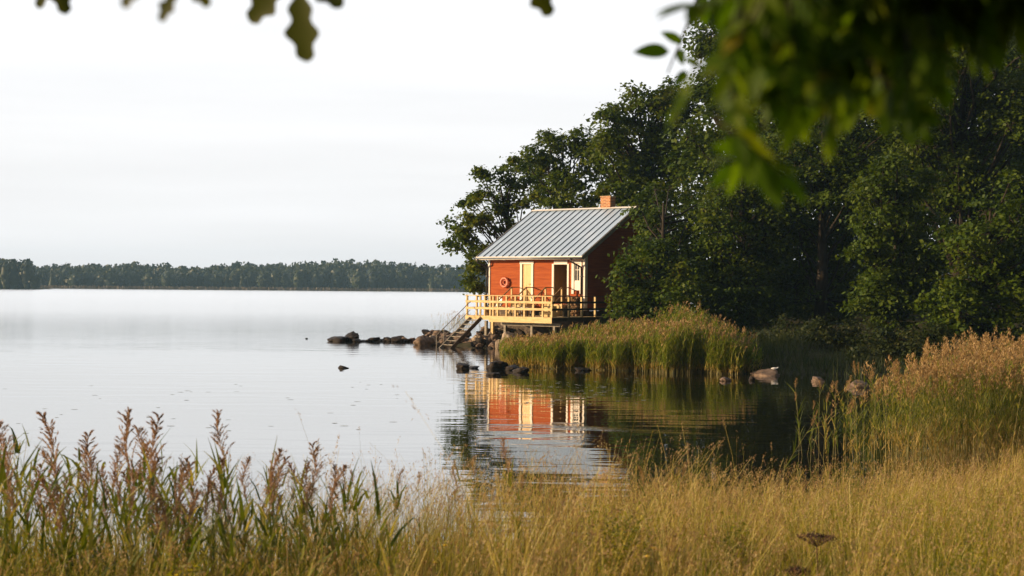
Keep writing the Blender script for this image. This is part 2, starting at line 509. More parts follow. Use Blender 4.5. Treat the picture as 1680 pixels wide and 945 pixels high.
cr = N(nt, 'ShaderNodeMapRange', i_From_Min=0.35, i_From_Max=0.7, i_To_Min=0.94, i_To_Max=1.05)
nt.links.new(cn.outputs[0], cr.inputs[0])
m1 = N(nt, 'ShaderNodeMath', operation='MULTIPLY')
nt.links.new(br.outputs[0], m1.inputs[0]); nt.links.new(cr.outputs[0], m1.inputs[1])
vs = N(nt, 'ShaderNodeVectorMath', operation='SCALE')
nt.links.new(el, vs.inputs[0]); nt.links.new(m1.outputs[0], vs.inputs['Scale'])
mw = N(nt, 'ShaderNodeMix', data_type='RGBA')
mw.inputs[0].default_value = 0.9
nt.links.new(sky.outputs[0], mw.inputs[6]); nt.links.new(vs.outputs[0], mw.inputs[7])
nt.links.new(mw.outputs[2], bg.inputs[0])
nt.links.new(bg.outputs[0], wo.inputs[0])

SC.view_settings.view_transform = 'Standard'
SC.view_settings.look = 'None'
SC.view_settings.exposure = 0.5
SC.view_settings.gamma = 1.0
SC.view_settings.use_curve_mapping = False
SC.cycles.use_denoising = True
SC.cycles.max_bounces = 6
SC.cycles.diffuse_bounces = 3
SC.cycles.glossy_bounces = 3
SC.cycles.transmission_bounces = 4
SC.cycles.volume_bounces = 0
SC.cycles.transparent_max_bounces = 4
SC.cycles.sample_clamp_indirect = 4.0

# ------------------------------------------------------------------ land and water
POLY = np.array([(-90, 4), (-30, 9.5), (-14, 11.5), (-9, 12.4), (-5, 14.0), (-2, 15.6), (2, 17.4), (5.0, 18.8), (7, 21), (9.5, 24.5), (13, 29), (16, 35), (17.5, 41), (16.5, 46), (13.5, 50.5),
                 (10.5, 51.2), (8.5, 51.8), (6.5, 53.5), (3.5, 55.5), (1.2, 58.5), (0.7, 63), (0.9, 68.3), (-0.6, 70.6), (-2.2, 72.2), (-3.2, 73.0),
                 (-3.8, 75.2), (-3.4, 77.5), (-2.4, 80), (-1, 84), (2, 92), (9, 108), (30, 150), (90, 210), (160, 250), (160, -60), (-90, -60)], float)


def shore_dist(x, y):
    """signed distance to the shoreline, positive on land"""
    x, y = np.asarray(x, float), np.asarray(y, float)
    best = np.full(x.shape, 1e9)
    ins = np.zeros(x.shape, bool)
    n = len(POLY)
    for i in range(n):
        a, b = POLY[i], POLY[(i + 1) % n]
        d = b - a
        t = np.clip(((x - a[0]) * d[0] + (y - a[1]) * d[1]) / (d @ d), 0, 1)
        best = np.minimum(best, np.hypot(x - a[0] - t * d[0], y - a[1] - t * d[1]))
        c = (a[1] > y) != (b[1] > y)
        with np.errstate(divide='ignore', invalid='ignore'):
            xi = a[0] + (y - a[1]) * d[0] / (d[1] if d[1] else 1e-9)
        ins ^= c & (x < xi)
    return np.where(ins, best, -best)


def ground_z(x, y):
    x, y = np.asarray(x, float), np.asarray(y, float)
    d = shore_dist(x, y)
    land = 1.55 * (1 - np.exp(-np.maximum(d, 0) / 8.5)) + np.clip((d - 9) * 0.03, 0, 1.5) * (y > 40)
    bed = -1.6 * (1 - np.exp(-np.maximum(-d, 0) / 6))
    bump = 0.05 * np.sin(x * 1.3 + 0.7 * y) * np.sin(y * 1.7 - 0.4 * x) * np.clip(np.abs(d), 0, 1)
    return np.where(d > 0, land, bed) + bump


gx, gy = np.arange(-90, 160.1, 1.0), np.arange(-30, 215.1, 1.0)
gx = np.concatenate([np.arange(-90, -16, 2.5), np.arange(-16, 26, 0.5), np.arange(26, 160.1, 3.0)])
gy = np.concatenate([np.arange(-40, 0, 2.0), np.arange(0, 96, 0.5), np.arange(96, 215, 3.0)])
XX, YY = np.meshgrid(gx, gy)
ZZ = ground_z(XX, YY)
nx, ny = len(gx), len(gy)
ii = (np.arange(ny - 1)[:, None] * nx + np.arange(nx - 1)[None]).ravel()
me = np_mesh('ground', np.stack([XX, YY, ZZ], -1).reshape(-1, 3), np.stack([ii, ii + 1, ii + nx + 1, ii + nx], 1), M['soil'], smooth=True)
tag(link('ground', me), kind='structure')

me = np_mesh('water', [(-1300, -60, 0), (1300, -60, 0), (1300, 1050, 0), (-1300, 1050, 0)], [(0, 1, 2, 3)], M['water'])
tag(link('water', me), kind='structure')
# the lake bed and the far land: one sheet out to the horizon
me = np_mesh('far_ground', [(-1300, -60, -1.75), (1300, -60, -1.75), (1300, 700, -1.75), (-1300, 700, -1.75),
                            (-1300, 835, 0.35), (1300, 765, 0.35), (1300, 1300, 14), (-1300, 1300, 14)],
             [(0, 1, 2, 3), (3, 2, 5, 4), (4, 5, 6, 7)], M['far_soil'])
tag(link('far_ground', me), kind='structure')


# ------------------------------------------------------------------ far shore
def blob_wood(name, trees, mat_, per=90, leaf=1.5):
    """many crowns in one mesh: trees (n,5): x, y, z0, height, radius"""
    nb = NB()
    T = np.asarray(trees)
    n = len(T)
    for k in range(n):
        x, y, z0, h, r = T[k]
        con = RNG.random() < 0.18
        m = per
        t = RNG.random(m) ** 0.75
        a = RNG.uniform(0, 2 * PI, m)
        if con:
            rad = r * 0.55 * (1 - t) ** 0.8 + 0.15
        else:
            rad = r * np.sin(np.clip(t, 0.02, 1) * PI * 0.93 + 0.1) ** 0.6
        rad = rad * RNG.uniform(0.75, 1.08, m)
        P = np.stack([x + rad * np.cos(a), y + rad * np.sin(a), z0 + h * (0.06 + 0.94 * t)], 1)
        nr = np.stack([np.cos(a), np.sin(a), RNG.uniform(-0.1, 1.0, m)], 1) + RNG.normal(0, 0.45, (m, 3))
        V, Q = leaves(P, RNG.uniform(0.7, 1.3, m) * leaf * (0.6 if con else 1), nr, 0.8)
        nb.add(V, Q)
        # a solid core so that no light leaks through
        tt = np.linspace(0, 1, 5)
        rc = (r * 0.4 * (1 - tt) ** 0.8 + 0.05) if con else r * 0.72 * np.sin(tt * PI * 0.9 + 0.2) ** 0.6
        ang = np.linspace(0, 2 * PI, 7)[:-1]
        C = np.stack([x + rc[:, None] * np.cos(ang), y + rc[:, None] * np.sin(ang), np.repeat((z0 + h * 0.93 * tt)[:, None], 6, 1)], -1).reshape(-1, 3)
        q = [(i * 6 + j, i * 6 + (j + 1) % 6, (i + 1) * 6 + (j + 1) % 6, (i + 1) * 6 + j) for i in range(4) for j in range(6)]
        nb.add(C, np.array(q))
    return link(name, nb.mesh(name, [mat_]))


def far_top(px):
    return np.interp(px, [-300, 0, 60, 100, 180, 250, 330, 400, 470, 540, 600, 640, 700, 760, 850, 1200], [430, 428, 434, 435, 431, 432, 436, 431, 431, 428, 425, 428, 433, 434, 430, 430])


tr = []
for row in range(5):
    Y = 812 + row * 16
    xs = np.arange(-350, 330, 4.2) + RNG.uniform(-2.2, 2.2, len(np.arange(-350, 330, 4.2)))
    for x in xs:
        y = Y + RNG.uniform(-6, 6) - x * 0.027
        px = 840 + x / y * F
        top = at(px, far_top(px) + RNG.uniform(-1.0, 3.0) - (1.5 if RNG.random() < 0.08 else 0) + 1.2 * math.sin(px * 0.045) + 0.8 * math.sin(px * 0.11), y)[2]
        z0 = 0.3 + max(0, (y - 800 + x * 0.027)) * 0.02
        h = (top - z0) * (0.70 + 0.075 * row)
        tr.append((x, y, z0, h, RNG.uniform(3.4, 6.6)))
o = blob_wood('far_wood', tr, M['far_leaf'], per=80, leaf=1.9)
tag(o, 'long hazy blue green wood along the far shore of the lake', 'wood', kind='stuff')
tr = []
for x in np.arange(-350, -226, 3.4):
    for row in range(3):
        y = 690 + row * 9 + RNG.uniform(-3, 3)
        px = 840 + x / y * F
        if px > 58: continue
        top = at(px, np.interp(px, [-250, 0, 30, 44, 50, 58], [418, 424, 427, 424, 432, 452]) + RNG.uniform(-1, 4), y)[2]
        tr.append((x, y, 0.2, top - 0.2, RNG.uniform(2.6, 4.8)))
o = blob_wood('headland_wood', tr, M['far_leaf'], per=90, leaf=1.5)
tag(o, 'darker wood on the nearer headland at the left end of the far shore', 'wood', kind='stuff')
me = MB()
for i in range(30):
    a = 2 * PI * i / 30
    me.v.append((-318 + 92 * math.cos(a), 706 + 26 * math.sin(a), -0.3)); 
for i in range(30):
    a = 2 * PI * i / 30
    me.v.append((-318 + 88 * math.cos(a), 706 + 22 * math.sin(a), 0.3))
me.f = [(i, (i + 1) % 30, 30 + (i + 1) % 30, 30 + i) for i in range(30)] + [tuple(range(30, 60))]
me.sm = [False] * 31
tag(me.build('headland', M['far_soil']), kind='structure')
n = 5200
x = RNG.uniform(-340, 330, n)
b = np.stack([x, 786 - x * 0.027 + RNG.uniform(-4, 4, n), np.zeros(n)], 1)
V, Q, _ = ribbons(b, RNG.uniform(1.0, 2.0, n), RNG.normal(0, 0.2, (n, 2)), RNG.uniform(0.6, 1.0, n), 1, ang=RNG.normal(0, 0.3, n), wmin=0.6)
o = link('far_reeds', np_mesh('far_reeds', V, Q, M['far_reed']))
tag(o, 'thin pale strip of dry reeds at the foot of the far wood', 'reeds', kind='stuff')

# ------------------------------------------------------------------ cabin, in its own frame: x along the front wall, y back, origin at the front right corner
TH = 0.68
CO = Vector((3.68, 72.0, 0.0))
U = Vector((math.cos(TH), -math.sin(TH), 0))
VV = Vector((math.sin(TH), math.cos(TH), 0))


def cw(u, v, z=0.0):
    return CO + U * u + VV * v + Vector((0, 0, z))


ORI = {}


def cthing(name, label, cat, u, v, z, group=None):
    o = thing(name, label, cat, cw(u, v, z), -TH, group)
    ORI[o.name] = (u, v, z)
    return o


def cpart(mb, name, m, parent, **kw):
    o = mb.build(name, m, parent, ORI[parent.name], **kw)
    ORI[o.name] = ORI[parent.name]
    return o


CWID, DEP = 6.3, 8.54
ZF, ZE, ZR = 2.12, 4.62, 7.30      # floor, roof's lower edge, ridge
OF, OL, OR = 0.57, 0.44, 0.23
HD = DEP / 2
SL = (ZR - ZE) / (HD + OF)         # roof slope


def roof_z(v):
    return ZE + (min(v, DEP - v) + OF) * SL


def lap(mb, u0, u1, z0, z1, v=0.0, step=0.145, nrm=-1):
    """lap boards on a wall facing -v"""
    z = z0
    while z < z1 - 0.01:
        zt = min(z + step, z1)
        mb.add([(u0, v - 0.022, z), (u1, v - 0.022, z), (u1, v, zt), (u0, v, zt)], [(0, 1, 2, 3)])
        mb.add([(u0, v, z), (u1, v, z), (u1, v - 0.022, z), (u0, v - 0.022, z)], [(0, 1, 2, 3)])
        z = zt


cab = cthing('cabin', 'small red timber cabin with grey metal roof on rocks by the lake', 'cabin', -CWID / 2, HD, 0.9)
D1 = (-4.03, -3.42, 2.25, 4.25)     # plank door
RC = (-1.94, -1.08, 2.25, 4.25)     # open porch recess
WN = (-0.66, -0.28, 2.93, 4.25)     # window with its lower panel
b = MB()
TOPW = ZE + OF * SL - 0.07
cols = [(-CWID, D1[0]), (D1[1], RC[0]), (RC[1], WN[0]), (WN[1], 0)]
for a0, a1 in cols:
    lap(b, a0, a1, ZF - 0.25, TOPW)
for op in (D1, RC, WN):
    lap(b, op[0], op[1], op[3], TOPW)
    lap(b, op[0], op[1], ZF - 0.25, op[2])
wall = cpart(b, 'front_wall', M['red'], cab)
b = MB()   # gable wall, lap boards facing +u, cut by the roof slope


def gable(mb, u, sgn):
    z = ZF - 0.25
    while z < ZR - 0.15:
        zt = z + 0.145
        def ext(zz):
            lim = (zz + 0.10 - ZE) / SL - OF
            return max(0.0, lim), DEP - max(0.0, lim)
        a0, a1 = ext(z); b0, b1 = ext(min(zt, ZR - 0.12))
        zt = min(zt, ZR - 0.12)
        p = [(u + sgn * 0.022, a0, z), (u + sgn * 0.022, a1, z), (u, b1, zt), (u, b0, zt)]
        l = [(u, a0, z), (u, a1, z), (u + sgn * 0.022, a1, z), (u + sgn * 0.022, a0, z)]
        mb.add(p, [(0, 1, 2, 3) if sgn > 0 else (3, 2, 1, 0)])
        mb.add(l, [(0, 1, 2, 3) if sgn > 0 else (3, 2, 1, 0)])
        z = zt
        if zt >= ZR - 0.125: break


gable(b, 0.0, 1)
cpart(b, 'gable_wall', M['red'], cab)
b = MB(); gable(b, -CWID, -1); cpart(b, 'gable_wall', M['red'], cab)
b = MB(); b.box(-CWID, 0, DEP - 0.1, DEP, ZF - 0.25, TOPW); cpart(b, 'back_wall', M['red'], cab)
b = MB(); b.box(-CWID + 0.03, -0.03, 0.05, DEP - 0.12, ZF - 0.2, ZF); cpart(b, 'floor', M['grey_wood'], cab)
# stone footing
b = MB()
for uu in np.linspace(-CWID + 0.3, -0.3, 5):
    for vv in (0.35, DEP / 2, DEP - 0.4):
        b = MB(); b.box(uu - 0.2, uu + 0.2, vv - 0.2, vv + 0.2, 0.0, ZF - 0.22); cpart(b, 'footing', M['rock'], cab)
b = MB(); b.box(-CWID + 0.05, -0.03, 0.02, 0.07, 0.35, ZF - 0.26); cpart(b, 'shade_skirt', M['dark_and_shaded_wood'], cab)  # dark boards added to stand for the shade under the cabin
b = MB(); b.box(-0.09, -0.035, 0.075, DEP - 0.12, 0.35, ZF - 0.26); cpart(b, 'shade_skirt', M['dark_and_shaded_wood'], cab)  # same added shade boards along the gable side
# roof: two pitched sheets, standing seams, ridge cap, eave and verge boards
def slab(mb, u0, u1, v0, v1, th, off=0.0):
    z0, z1 = roof_z(v0) + off, roof_z(v1) + off
    mb.add([(u0, v0, z0), (u1, v0, z0), (u1, v1, z1), (u0, v1, z1), (u0, v0, z0 - th), (u1, v0, z0 - th), (u1, v1, z1 - th), (u0, v1, z1 - th)],
           [(0, 1, 2, 3), (7, 6, 5, 4), (4, 5, 1, 0), (5, 6, 2, 1), (6, 7, 3, 2), (7, 4, 0, 3)])


b = MB()
slab(b, -CWID - OL, OR, -OF, HD, 0.05)
slab(b, -CWID - OL, OR, HD, DEP + OF, 0.05)
roof = cpart(b, 'roof', M['roof'], cab)
b = MB()
ns = 16
for i in range(ns + 1):
    uu = -CWID - OL + 0.03 + (CWID + OL + OR - 0.06) * i / ns
    for v0, v1 in ((-OF + 0.01, HD - 0.06), (HD + 0.06, DEP + OF - 0.01)):
        slab(b, uu - 0.011, uu + 0.011, v0, v1, 0.045, 0.043)
cpart(b, 'standing_seam', M['seam'], roof)
b = MB()
b.add([(-CWID - OL - 0.01, HD - 0.16, ZR - 0.02), (OR + 0.01, HD - 0.16, ZR - 0.02), (OR + 0.01, HD, ZR + 0.07), (-CWID - OL - 0.01, HD, ZR + 0.07),
       (-CWID - OL - 0.01, HD + 0.16, ZR - 0.02), (OR + 0.01, HD + 0.16, ZR - 0.02)], [(0, 1, 2, 3), (3, 2, 5, 4)])
cpart(b, 'ridge_cap', M['white'], roof)
b = MB(); b.box(-CWID - OL, OR, -OF - 0.028, -OF - 0.003, ZE - 0.15, ZE + 0.01)
cpart(b, 'eave_board', M['white'], roof)
for uu, nm in ((OR + 0.003, 'dark'), (-CWID - OL - 0.03, 'dark')):
    b = MB()
    for v0, v1 in ((-OF, HD), (HD, DEP + OF)):
        z0, z1 = roof_z(v0), roof_z(v1)
        b.add([(uu, v0, z0 - 0.22), (uu + 0.027, v0, z0 - 0.22), (uu + 0.027, v0, z0 + 0.03), (uu, v0, z0 + 0.03),
               (uu, v1, z1 - 0.22), (uu + 0.027, v1, z1 - 0.22), (uu + 0.027, v1, z1 + 0.03), (uu, v1, z1 + 0.03)],
              [(3, 2, 1, 0), (4, 5, 6, 7), (0, 1, 5, 4), (1, 2, 6, 5), (2, 3, 7, 6), (3, 0, 4, 7)])
    cpart(b, 'verge_board', M['grey_wood'], roof)
b = MB(); slab(b, -CWID - OL + 0.01, OR - 0.01, -OF + 0.01, HD - 0.05, 0.02, -0.07)
slab(b, -CWID - OL + 0.01, OR - 0.01, HD + 0.05, DEP + OF - 0.01, 0.02, -0.07)
cpart(b, 'soffit', M['grey_wood'], roof)
b = MB(); b.box(-2.05, -1.42, HD - 0.06, HD + 0.42, ZR - 0.4, ZR + 0.60)
b.box(-2.08, -1.39, HD - 0.09, HD + 0.45, ZR + 0.60, ZR + 0.67)
ch = cpart(b, 'chimney', M['brick'], roof)
# corner boards
b = MB(); b.box(-0.10, 0.045, -0.05, -0.023, ZF - 0.25, TOPW); b.box(0.023, 0.05, -0.023, 0.17, ZF - 0.25, TOPW - 0.02)
cpart(b, 'corner_board', M['white'], cab)
b = MB(); b.box(-CWID - 0.045, -CWID + 0.08, -0.05, -0.023, ZF - 0.25, TOPW)
cpart(b, 'corner_board', M['white'], cab)
# plank door
b = MB()
for i in range(5):
    w_ = (D1[1] - D1[0]) / 5
    b.box(D1[0] + i * w_ + 0.003, D1[0] + (i + 1) * w_ - 0.003, 0.01, 0.05, D1[2], D1[3])
b.box(D1[0], D1[1], 0.05, 0.06, D1[2], D1[3])
dr = cpart(b, 'door', M['door'], cab)
b = MB(); b.tube([(D1[1] - 0.07, 0.0, 3.2), (D1[1] - 0.07, -0.06, 3.2), (D1[1] - 0.17, -0.06, 3.2)], 0.012, 6)
cpart(b, 'handle', M['black_metal'], dr)
b = MB()
b.box(D1[0] - 0.13, D1[0], -0.055, 0.02, D1[2] - 0.05, D1[3]); b.box(D1[1], D1[1] + 0.13, -0.055, 0.02, D1[2] - 0.05, D1[3])
b.box(D1[0] - 0.16, D1[1] + 0.16, -0.06, 0.02, D1[3], D1[3] + 0.15)
cpart(b, 'door_frame', M['white'], dr)
# porch recess: plank lined niche with a door at its back
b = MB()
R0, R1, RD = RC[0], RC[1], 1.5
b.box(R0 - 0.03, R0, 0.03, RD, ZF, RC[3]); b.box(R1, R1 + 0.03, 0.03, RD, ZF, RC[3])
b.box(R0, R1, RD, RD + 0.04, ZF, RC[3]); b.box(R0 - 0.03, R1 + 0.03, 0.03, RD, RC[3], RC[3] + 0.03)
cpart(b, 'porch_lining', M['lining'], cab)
b = MB()
b.box(R0 - 0.12, R0 + 0.0, -0.055, 0.025, ZF, RC[3]); b.box(R1, R1 + 0.10, -0.055, 0.025, ZF, RC[3])
b.box(R0 - 0.0, R1 + 0.0, -0.052, 0.02, RC[3] - 0.03, RC[3] + 0.16)
cpart(b, 'porch_frame', M['white'], cab)
# window: glazed sash over a white panel
b = MB(); b.box(WN[0] + 0.04, WN[1] - 0.04, 0.02, 0.03, 3.36, 4.2)
win = cpart(b, 'window', M['glass'], cab)
b = MB()
b.box(WN[0] - 0.14, WN[0], -0.055, 0.02, 2.72, 4.27); b.box(WN[1], WN[1] + 0.11, -0.055, 0.02, 2.72, 4.27)
b.box(WN[0] - 0.14, WN[1] + 0.11, -0.058, 0.02, 4.27, 4.41)
b.box(WN[0], WN[1], -0.02, 0.02, 2.93, 3.36)
b.box(WN[0], WN[1], -0.05, 0.0, 2.90, 2.96)
cpart(b, 'frame', M['white'], win)
b = MB()
b.box(WN[0], WN[0] + 0.05, -0.01, 0.03, 3.36, 4.25); b.box(WN[1] - 0.05, WN[1], -0.01, 0.03, 3.36, 4.25)
b.box(WN[0], WN[1], -0.012, 0.028, 4.2, 4.262); b.box(WN[0], WN[1], -0.012, 0.028, 3.35, 3.40)
b.box((WN[0] + WN[1]) / 2 - 0.012, (WN[0] + WN[1]) / 2 + 0.012, -0.005, 0.025, 3.4, 4.2)
b.box(WN[0] + 0.05, WN[1] - 0.05, -0.004, 0.024, 3.93, 3.955)
cpart(b, 'sash', M['white'], win)
# gutter with two downpipes
b = MB(); b.tube([(-CWID - OL, -OF - 0.07, ZE - 0.07), (OR, -OF - 0.07, ZE - 0.09)], 0.045, 8)
g = cpart(b, 'gutter', M['seam'], cab)
for uu, ue in ((-0.15, -0.42), (-CWID - 0.09, -CWID - 0.30)):
    b = MB()
    b.tube([(ue, -OF - 0.07, ZE - 0.12), (ue, -OF - 0.05, ZE - 0.28), ((ue + uu) / 2, -OF * 0.55, ZE - 0.42), (uu, -0.12, ZE - 0.55), (uu, -0.10, ZE - 0.75), (uu, -0.10, 1.7)], 0.042, 8)
    for zz in (2.4, 3.6):
        b.box(uu - 0.06, uu + 0.06, -0.15, -0.03, zz, zz + 0.03)
    cpart(b, 'downpipe', M['black_metal'], g)
b = MB(); b.box(-5.36, -5.16, -0.13, -0.03, 4.47, 4.57); b.box(-5.32, -5.20, -0.06, 0, 4.45, 4.6)
cpart(b, 'wall_lamp', M['white'], cab)

# life ring hanging on the front wall
lr = cthing('life_ring', 'pale red life ring hung on the red cabin wall', 'life ring', -5.15, -0.12, 3.25)
b = MB(); b.torus((-5.15, -0.13, 3.28), 0.225, 0.062)
cpart(b, 'ring', M['ring'], lr)
for k in range(4):
    a = PI / 4 + k * PI / 2
    b = MB()
    b.torus((0, 0, 0), 0.066, 0.011, n=12, m=6)
    b.v = [(-5.15 + 0.225 * math.cos(a) + x * math.cos(a), -0.13 + z, 3.28 + 0.225 * math.sin(a) + x * math.sin(a)) for x, y, z in [(p[0], p[1], p[2]) for p in b.v] for y in (0,)]
    b.v = [(x + yy * -math.sin(a) * 0, y, z) for (x, y, z), yy in zip(b.v, [0] * len(b.v))]
    cpart(b, 'band', M['ring_band'], lr)
b = MB(); b.torus((-5.15, -0.08, 3.28), 0.11, 0.022, n=16, m=6); b.tube([(-5.15, -0.05, 3.39), (-5.15, -0.06, 3.56)], 0.02, 6)
cpart(b, 'rope', M['ring'], lr)

# ------------------------------------------------------------------ deck
ZD = 1.585
A0, A1, DV, PX = 0.76, -3.20, -3.7, -5.05        # right edge, notch, front edge, left edge
NV = -3.35                                      # front of the set-back left bay
RV = 3.3                                        # how far the right railing runs back
dk = cthing('timber_deck', 'pale yellow pine deck with open railing in front of the red cabin', 'deck', -2.2, -1.8, 0.8)
b = MB()
for k in range(26):
    v0 = DV + 0.02 + k * 0.142
    u0 = PX if v0 > NV else A1
    if v0 + 0.135 > -0.03: break
    b.box(u0 + 0.01, A0 - 0.01, v0, v0 + 0.135, ZD - 0.03, ZD)
for k in range(40):
    v0 = -0.02 + k * 0.142
    if v0 > RV + 1.6: break
    b.box(0.06, A0 - 0.01, v0, v0 + 0.135, ZD - 0.03, ZD)
cpart(b, 'floor', M['pine'], dk)
b = MB(); b.box(A1, A0, DV - 0.03, DV + 0.012, ZD - 0.29, ZD - 0.002); cpart(b, 'front_board', M['pine'], dk)
b = MB(); b.box(PX, A1 - 0.005, NV - 0.03, NV + 0.012, ZD - 0.20, ZD - 0.002); cpart(b, 'front_board', M['pine'], dk)
b = MB(); b.box(A0 - 0.012, A0 + 0.03, DV + 0.015, RV + 1.7, ZD - 0.20, ZD - 0.033); cpart(b, 'side_board', M['dark_and_shaded_wood'], dk)  # pine like the left one, its shade painted in with dark wood
b = MB(); b.box(PX - 0.03, PX + 0.012, NV + 0.015, -0.1, ZD - 0.20, ZD - 0.002); cpart(b, 'side_board', M['pine'], dk)
b = MB(); b.box(A1 + 0.35, A0 + 0.1, DV + 0.5, DV + 0.62, ZD - 0.46, ZD - 0.30); cpart(b, 'under_beam', M['grey_wood'], dk)
rail_z = (2.30, 1.965)


def post(u, v, m, w=0.075, z1=2.585, z0=ZD - 0.2):
    q = MB(); q.box(u - w / 2, u + w / 2, v - w / 2, v + w / 2, z0, z1)
    return cpart(q, 'railing_post', m, dk, bevel=0.006)


fu = [A0 - 0.04] + [A0 - 0.04 - 0.567 * k for k in range(1, 7)] + [A1 + 0.04]
for uu in fu:
    post(uu, DV + 0.055, M['pine'], 0.085)
for uu in (A1 - 0.06, A1 - 0.62, A1 - 1.16, PX + 0.05):
    post(uu, NV + 0.055, M['pine'], 0.085, z0=ZD - 0.15)
for uu, a1, v in ((A1, A0, DV), (PX, A1 - 0.01, NV)):
    for zz in rail_z:
        q = MB(); q.box(uu, a1, v - 0.018, v + 0.010, zz - 0.055, zz + 0.055); cpart(q, 'rail', M['pine'], dk)
    q = MB(); q.box(uu - 0.02, a1 + 0.03, v - 0.035, v + 0.115, 2.587, 2.627); cpart(q, 'handrail', M['pine'], dk)
for vv in (DV + 1.42, DV + 2.48, DV + 3.64, DV + 4.8, DV + 5.9, DV + 6.95):
    post(A0 - 0.05, vv, M['pine'], 0.10)
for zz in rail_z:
    q = MB(); q.box(A0 + 0.004, A0 + 0.03, DV + 0.02, RV, zz - 0.05, zz + 0.05); cpart(q, 'rail', M['dark_and_shaded_wood'], dk)  # rails on the side away from the sun, shade put into their colour
q = MB(); q.box(A0 - 0.10, A0 + 0.03, DV + 0.12, RV, 2.587, 2.615); cpart(q, 'handrail', M['dark_and_shaded_wood'], dk)  # handrail darkened for shade like the rails below it
# left side railing
for vv in (NV + 1.1, NV + 2.2):
    post(PX + 0.05, vv, M['pine'], 0.085)
for zz in rail_z:
    q = MB(); q.box(PX - 0.02, PX + 0.006, NV + 0.01, -0.4, zz - 0.05, zz + 0.05); cpart(q, 'rail', M['pine'], dk)
q = MB(); q.box(PX - 0.03, PX + 0.1, NV + 0.12, -0.4, 2.588, 2.62); cpart(q, 'handrail', M['pine'], dk)
for uu, vv, m in ((A1 - 0.05, DV + 0.35, M['pine']), (A1 + 0.6, DV + 0.56, M['grey_wood']), (-0.9, DV + 0.56, M['grey_wood']), (0.5, DV + 0.56, M['grey_wood']), (PX + 0.2, NV + 1.4, M['grey_wood']), (0.5, -0.8, M['grey_wood'])):
    q = MB(); q.box(uu - 0.065, uu + 0.065, vv - 0.065, vv + 0.065, -0.2, ZD - 0.3); cpart(q, 'support_post', m, dk)

# stairs from the set-back bay down to the water
ws = cthing('water_stairs', 'weathered open stairs running from the deck down into the water', 'stairs', -4.3, -4.6, 0.1)
sv0, sz0, sv1, sz1 = NV - 0.03, ZD - 0.15, NV - 2.75, -0.35
su0, su1 = -4.72, -4.02
for uu, m in ((su0, M['grey_wood']), (su1, M['dark_and_shaded_wood'])):
    q = MB(); q.beam((uu, sv0, sz0), (uu, sv1, sz1), 0.05, 0.19); cpart(q, 'stringer', m, ws)
for k in range(9):
    t = (k + 0.5) / 9
    q = MB(); vv, zz = sv0 + (sv1 - sv0) * t, sz0 + (sz1 - sz0) * t
    q.box(su0 + 0.028, su1 - 0.028, vv - 0.12, vv + 0.10, zz - 0.015, zz + 0.025); cpart(q, 'tread', M['grey_wood'], ws)
for du, dh in ((-0.02, 0.85),):
    q = MB(); q.tube([(su0 + du, sv0 + 0.02, sz0 + dh), (su0 + du, sv1 + 0.2, sz1 + dh + 0.12)], 0.022, 6)
    q.tube([(su0 + du, sv1 + 0.75, sz1 + 0.4), (su0 + du, sv1 + 0.75, sz1 + dh + 0.5)], 0.02, 6)
    q.tube([(su0 + du, sv0 + 0.02, sz0 + dh * 0.5), (su0 + du, sv1 + 0.2, sz1 + dh * 0.5 + 0.12)], 0.016, 6)
    q.tube([(su0 + du, sv1 + 0.2, sz1), (su0 + du, sv1 + 0.2, sz1 + dh + 0.12)], 0.02, 6)
    cpart(q, 'handrail', M['grey_wood'], ws)


# entry steps with sloping handrails
def entry(u0, u1, lab):
    r = cthing('entry_steps', lab, 'steps', (u0 + u1) / 2, -0.9, ZD, 'wooden entry steps with handrails')
    hs = (ZF + 0.06 - ZD) / 3
    for k in range(3):
        q = MB(); z = ZD + hs * (k + 1)
        v1 = -0.06
        v0 = -0.62 - 0.30 * (2 - k)
        q.box(u0 + 0.06, u1 - 0.06, v0, v1 if k == 2 else -0.62 - 0.30 * (1 - k) - 0.002, ZD, z)
        cpart(q, 'tread', M['pine'], r)
    for uu in (u0, u1):
        q = MB()
        zt = 3.03
        q.beam((uu, -0.06, zt), (uu, -0.66, zt), 0.045, 0.05)
        q.beam((uu, -0.64, zt - 0.0), (uu, -1.75, zt - 0.72), 0.045, 0.05)
        cpart(q, 'handrail', M['brown_wood'], r)
        q = MB()
        q.beam((uu, -0.06, zt - 0.4), (uu, -0.64, zt - 0.4), 0.025, 0.045)
        q.beam((uu, -0.64, zt - 0.4), (uu, -1.6, zt - 1.02), 0.025, 0.045)
        cpart(q, 'lower_rail', M['brown_wood'], r)
        for vv, zz in ((-0.62, zt - 0.03), (-1.66, zt - 0.70)):
            q = MB(); q.box(uu - 0.035, uu + 0.035, vv - 0.035, vv + 0.035, ZD, zz); cpart(q, 'newel_post', M['pine'], r)


entry(-4.25, -3.28, 'wooden steps with handrails leading to the yellow plank door')
entry(-2.02, -0.98, 'wooden steps with handrails leading to the dark open porch')

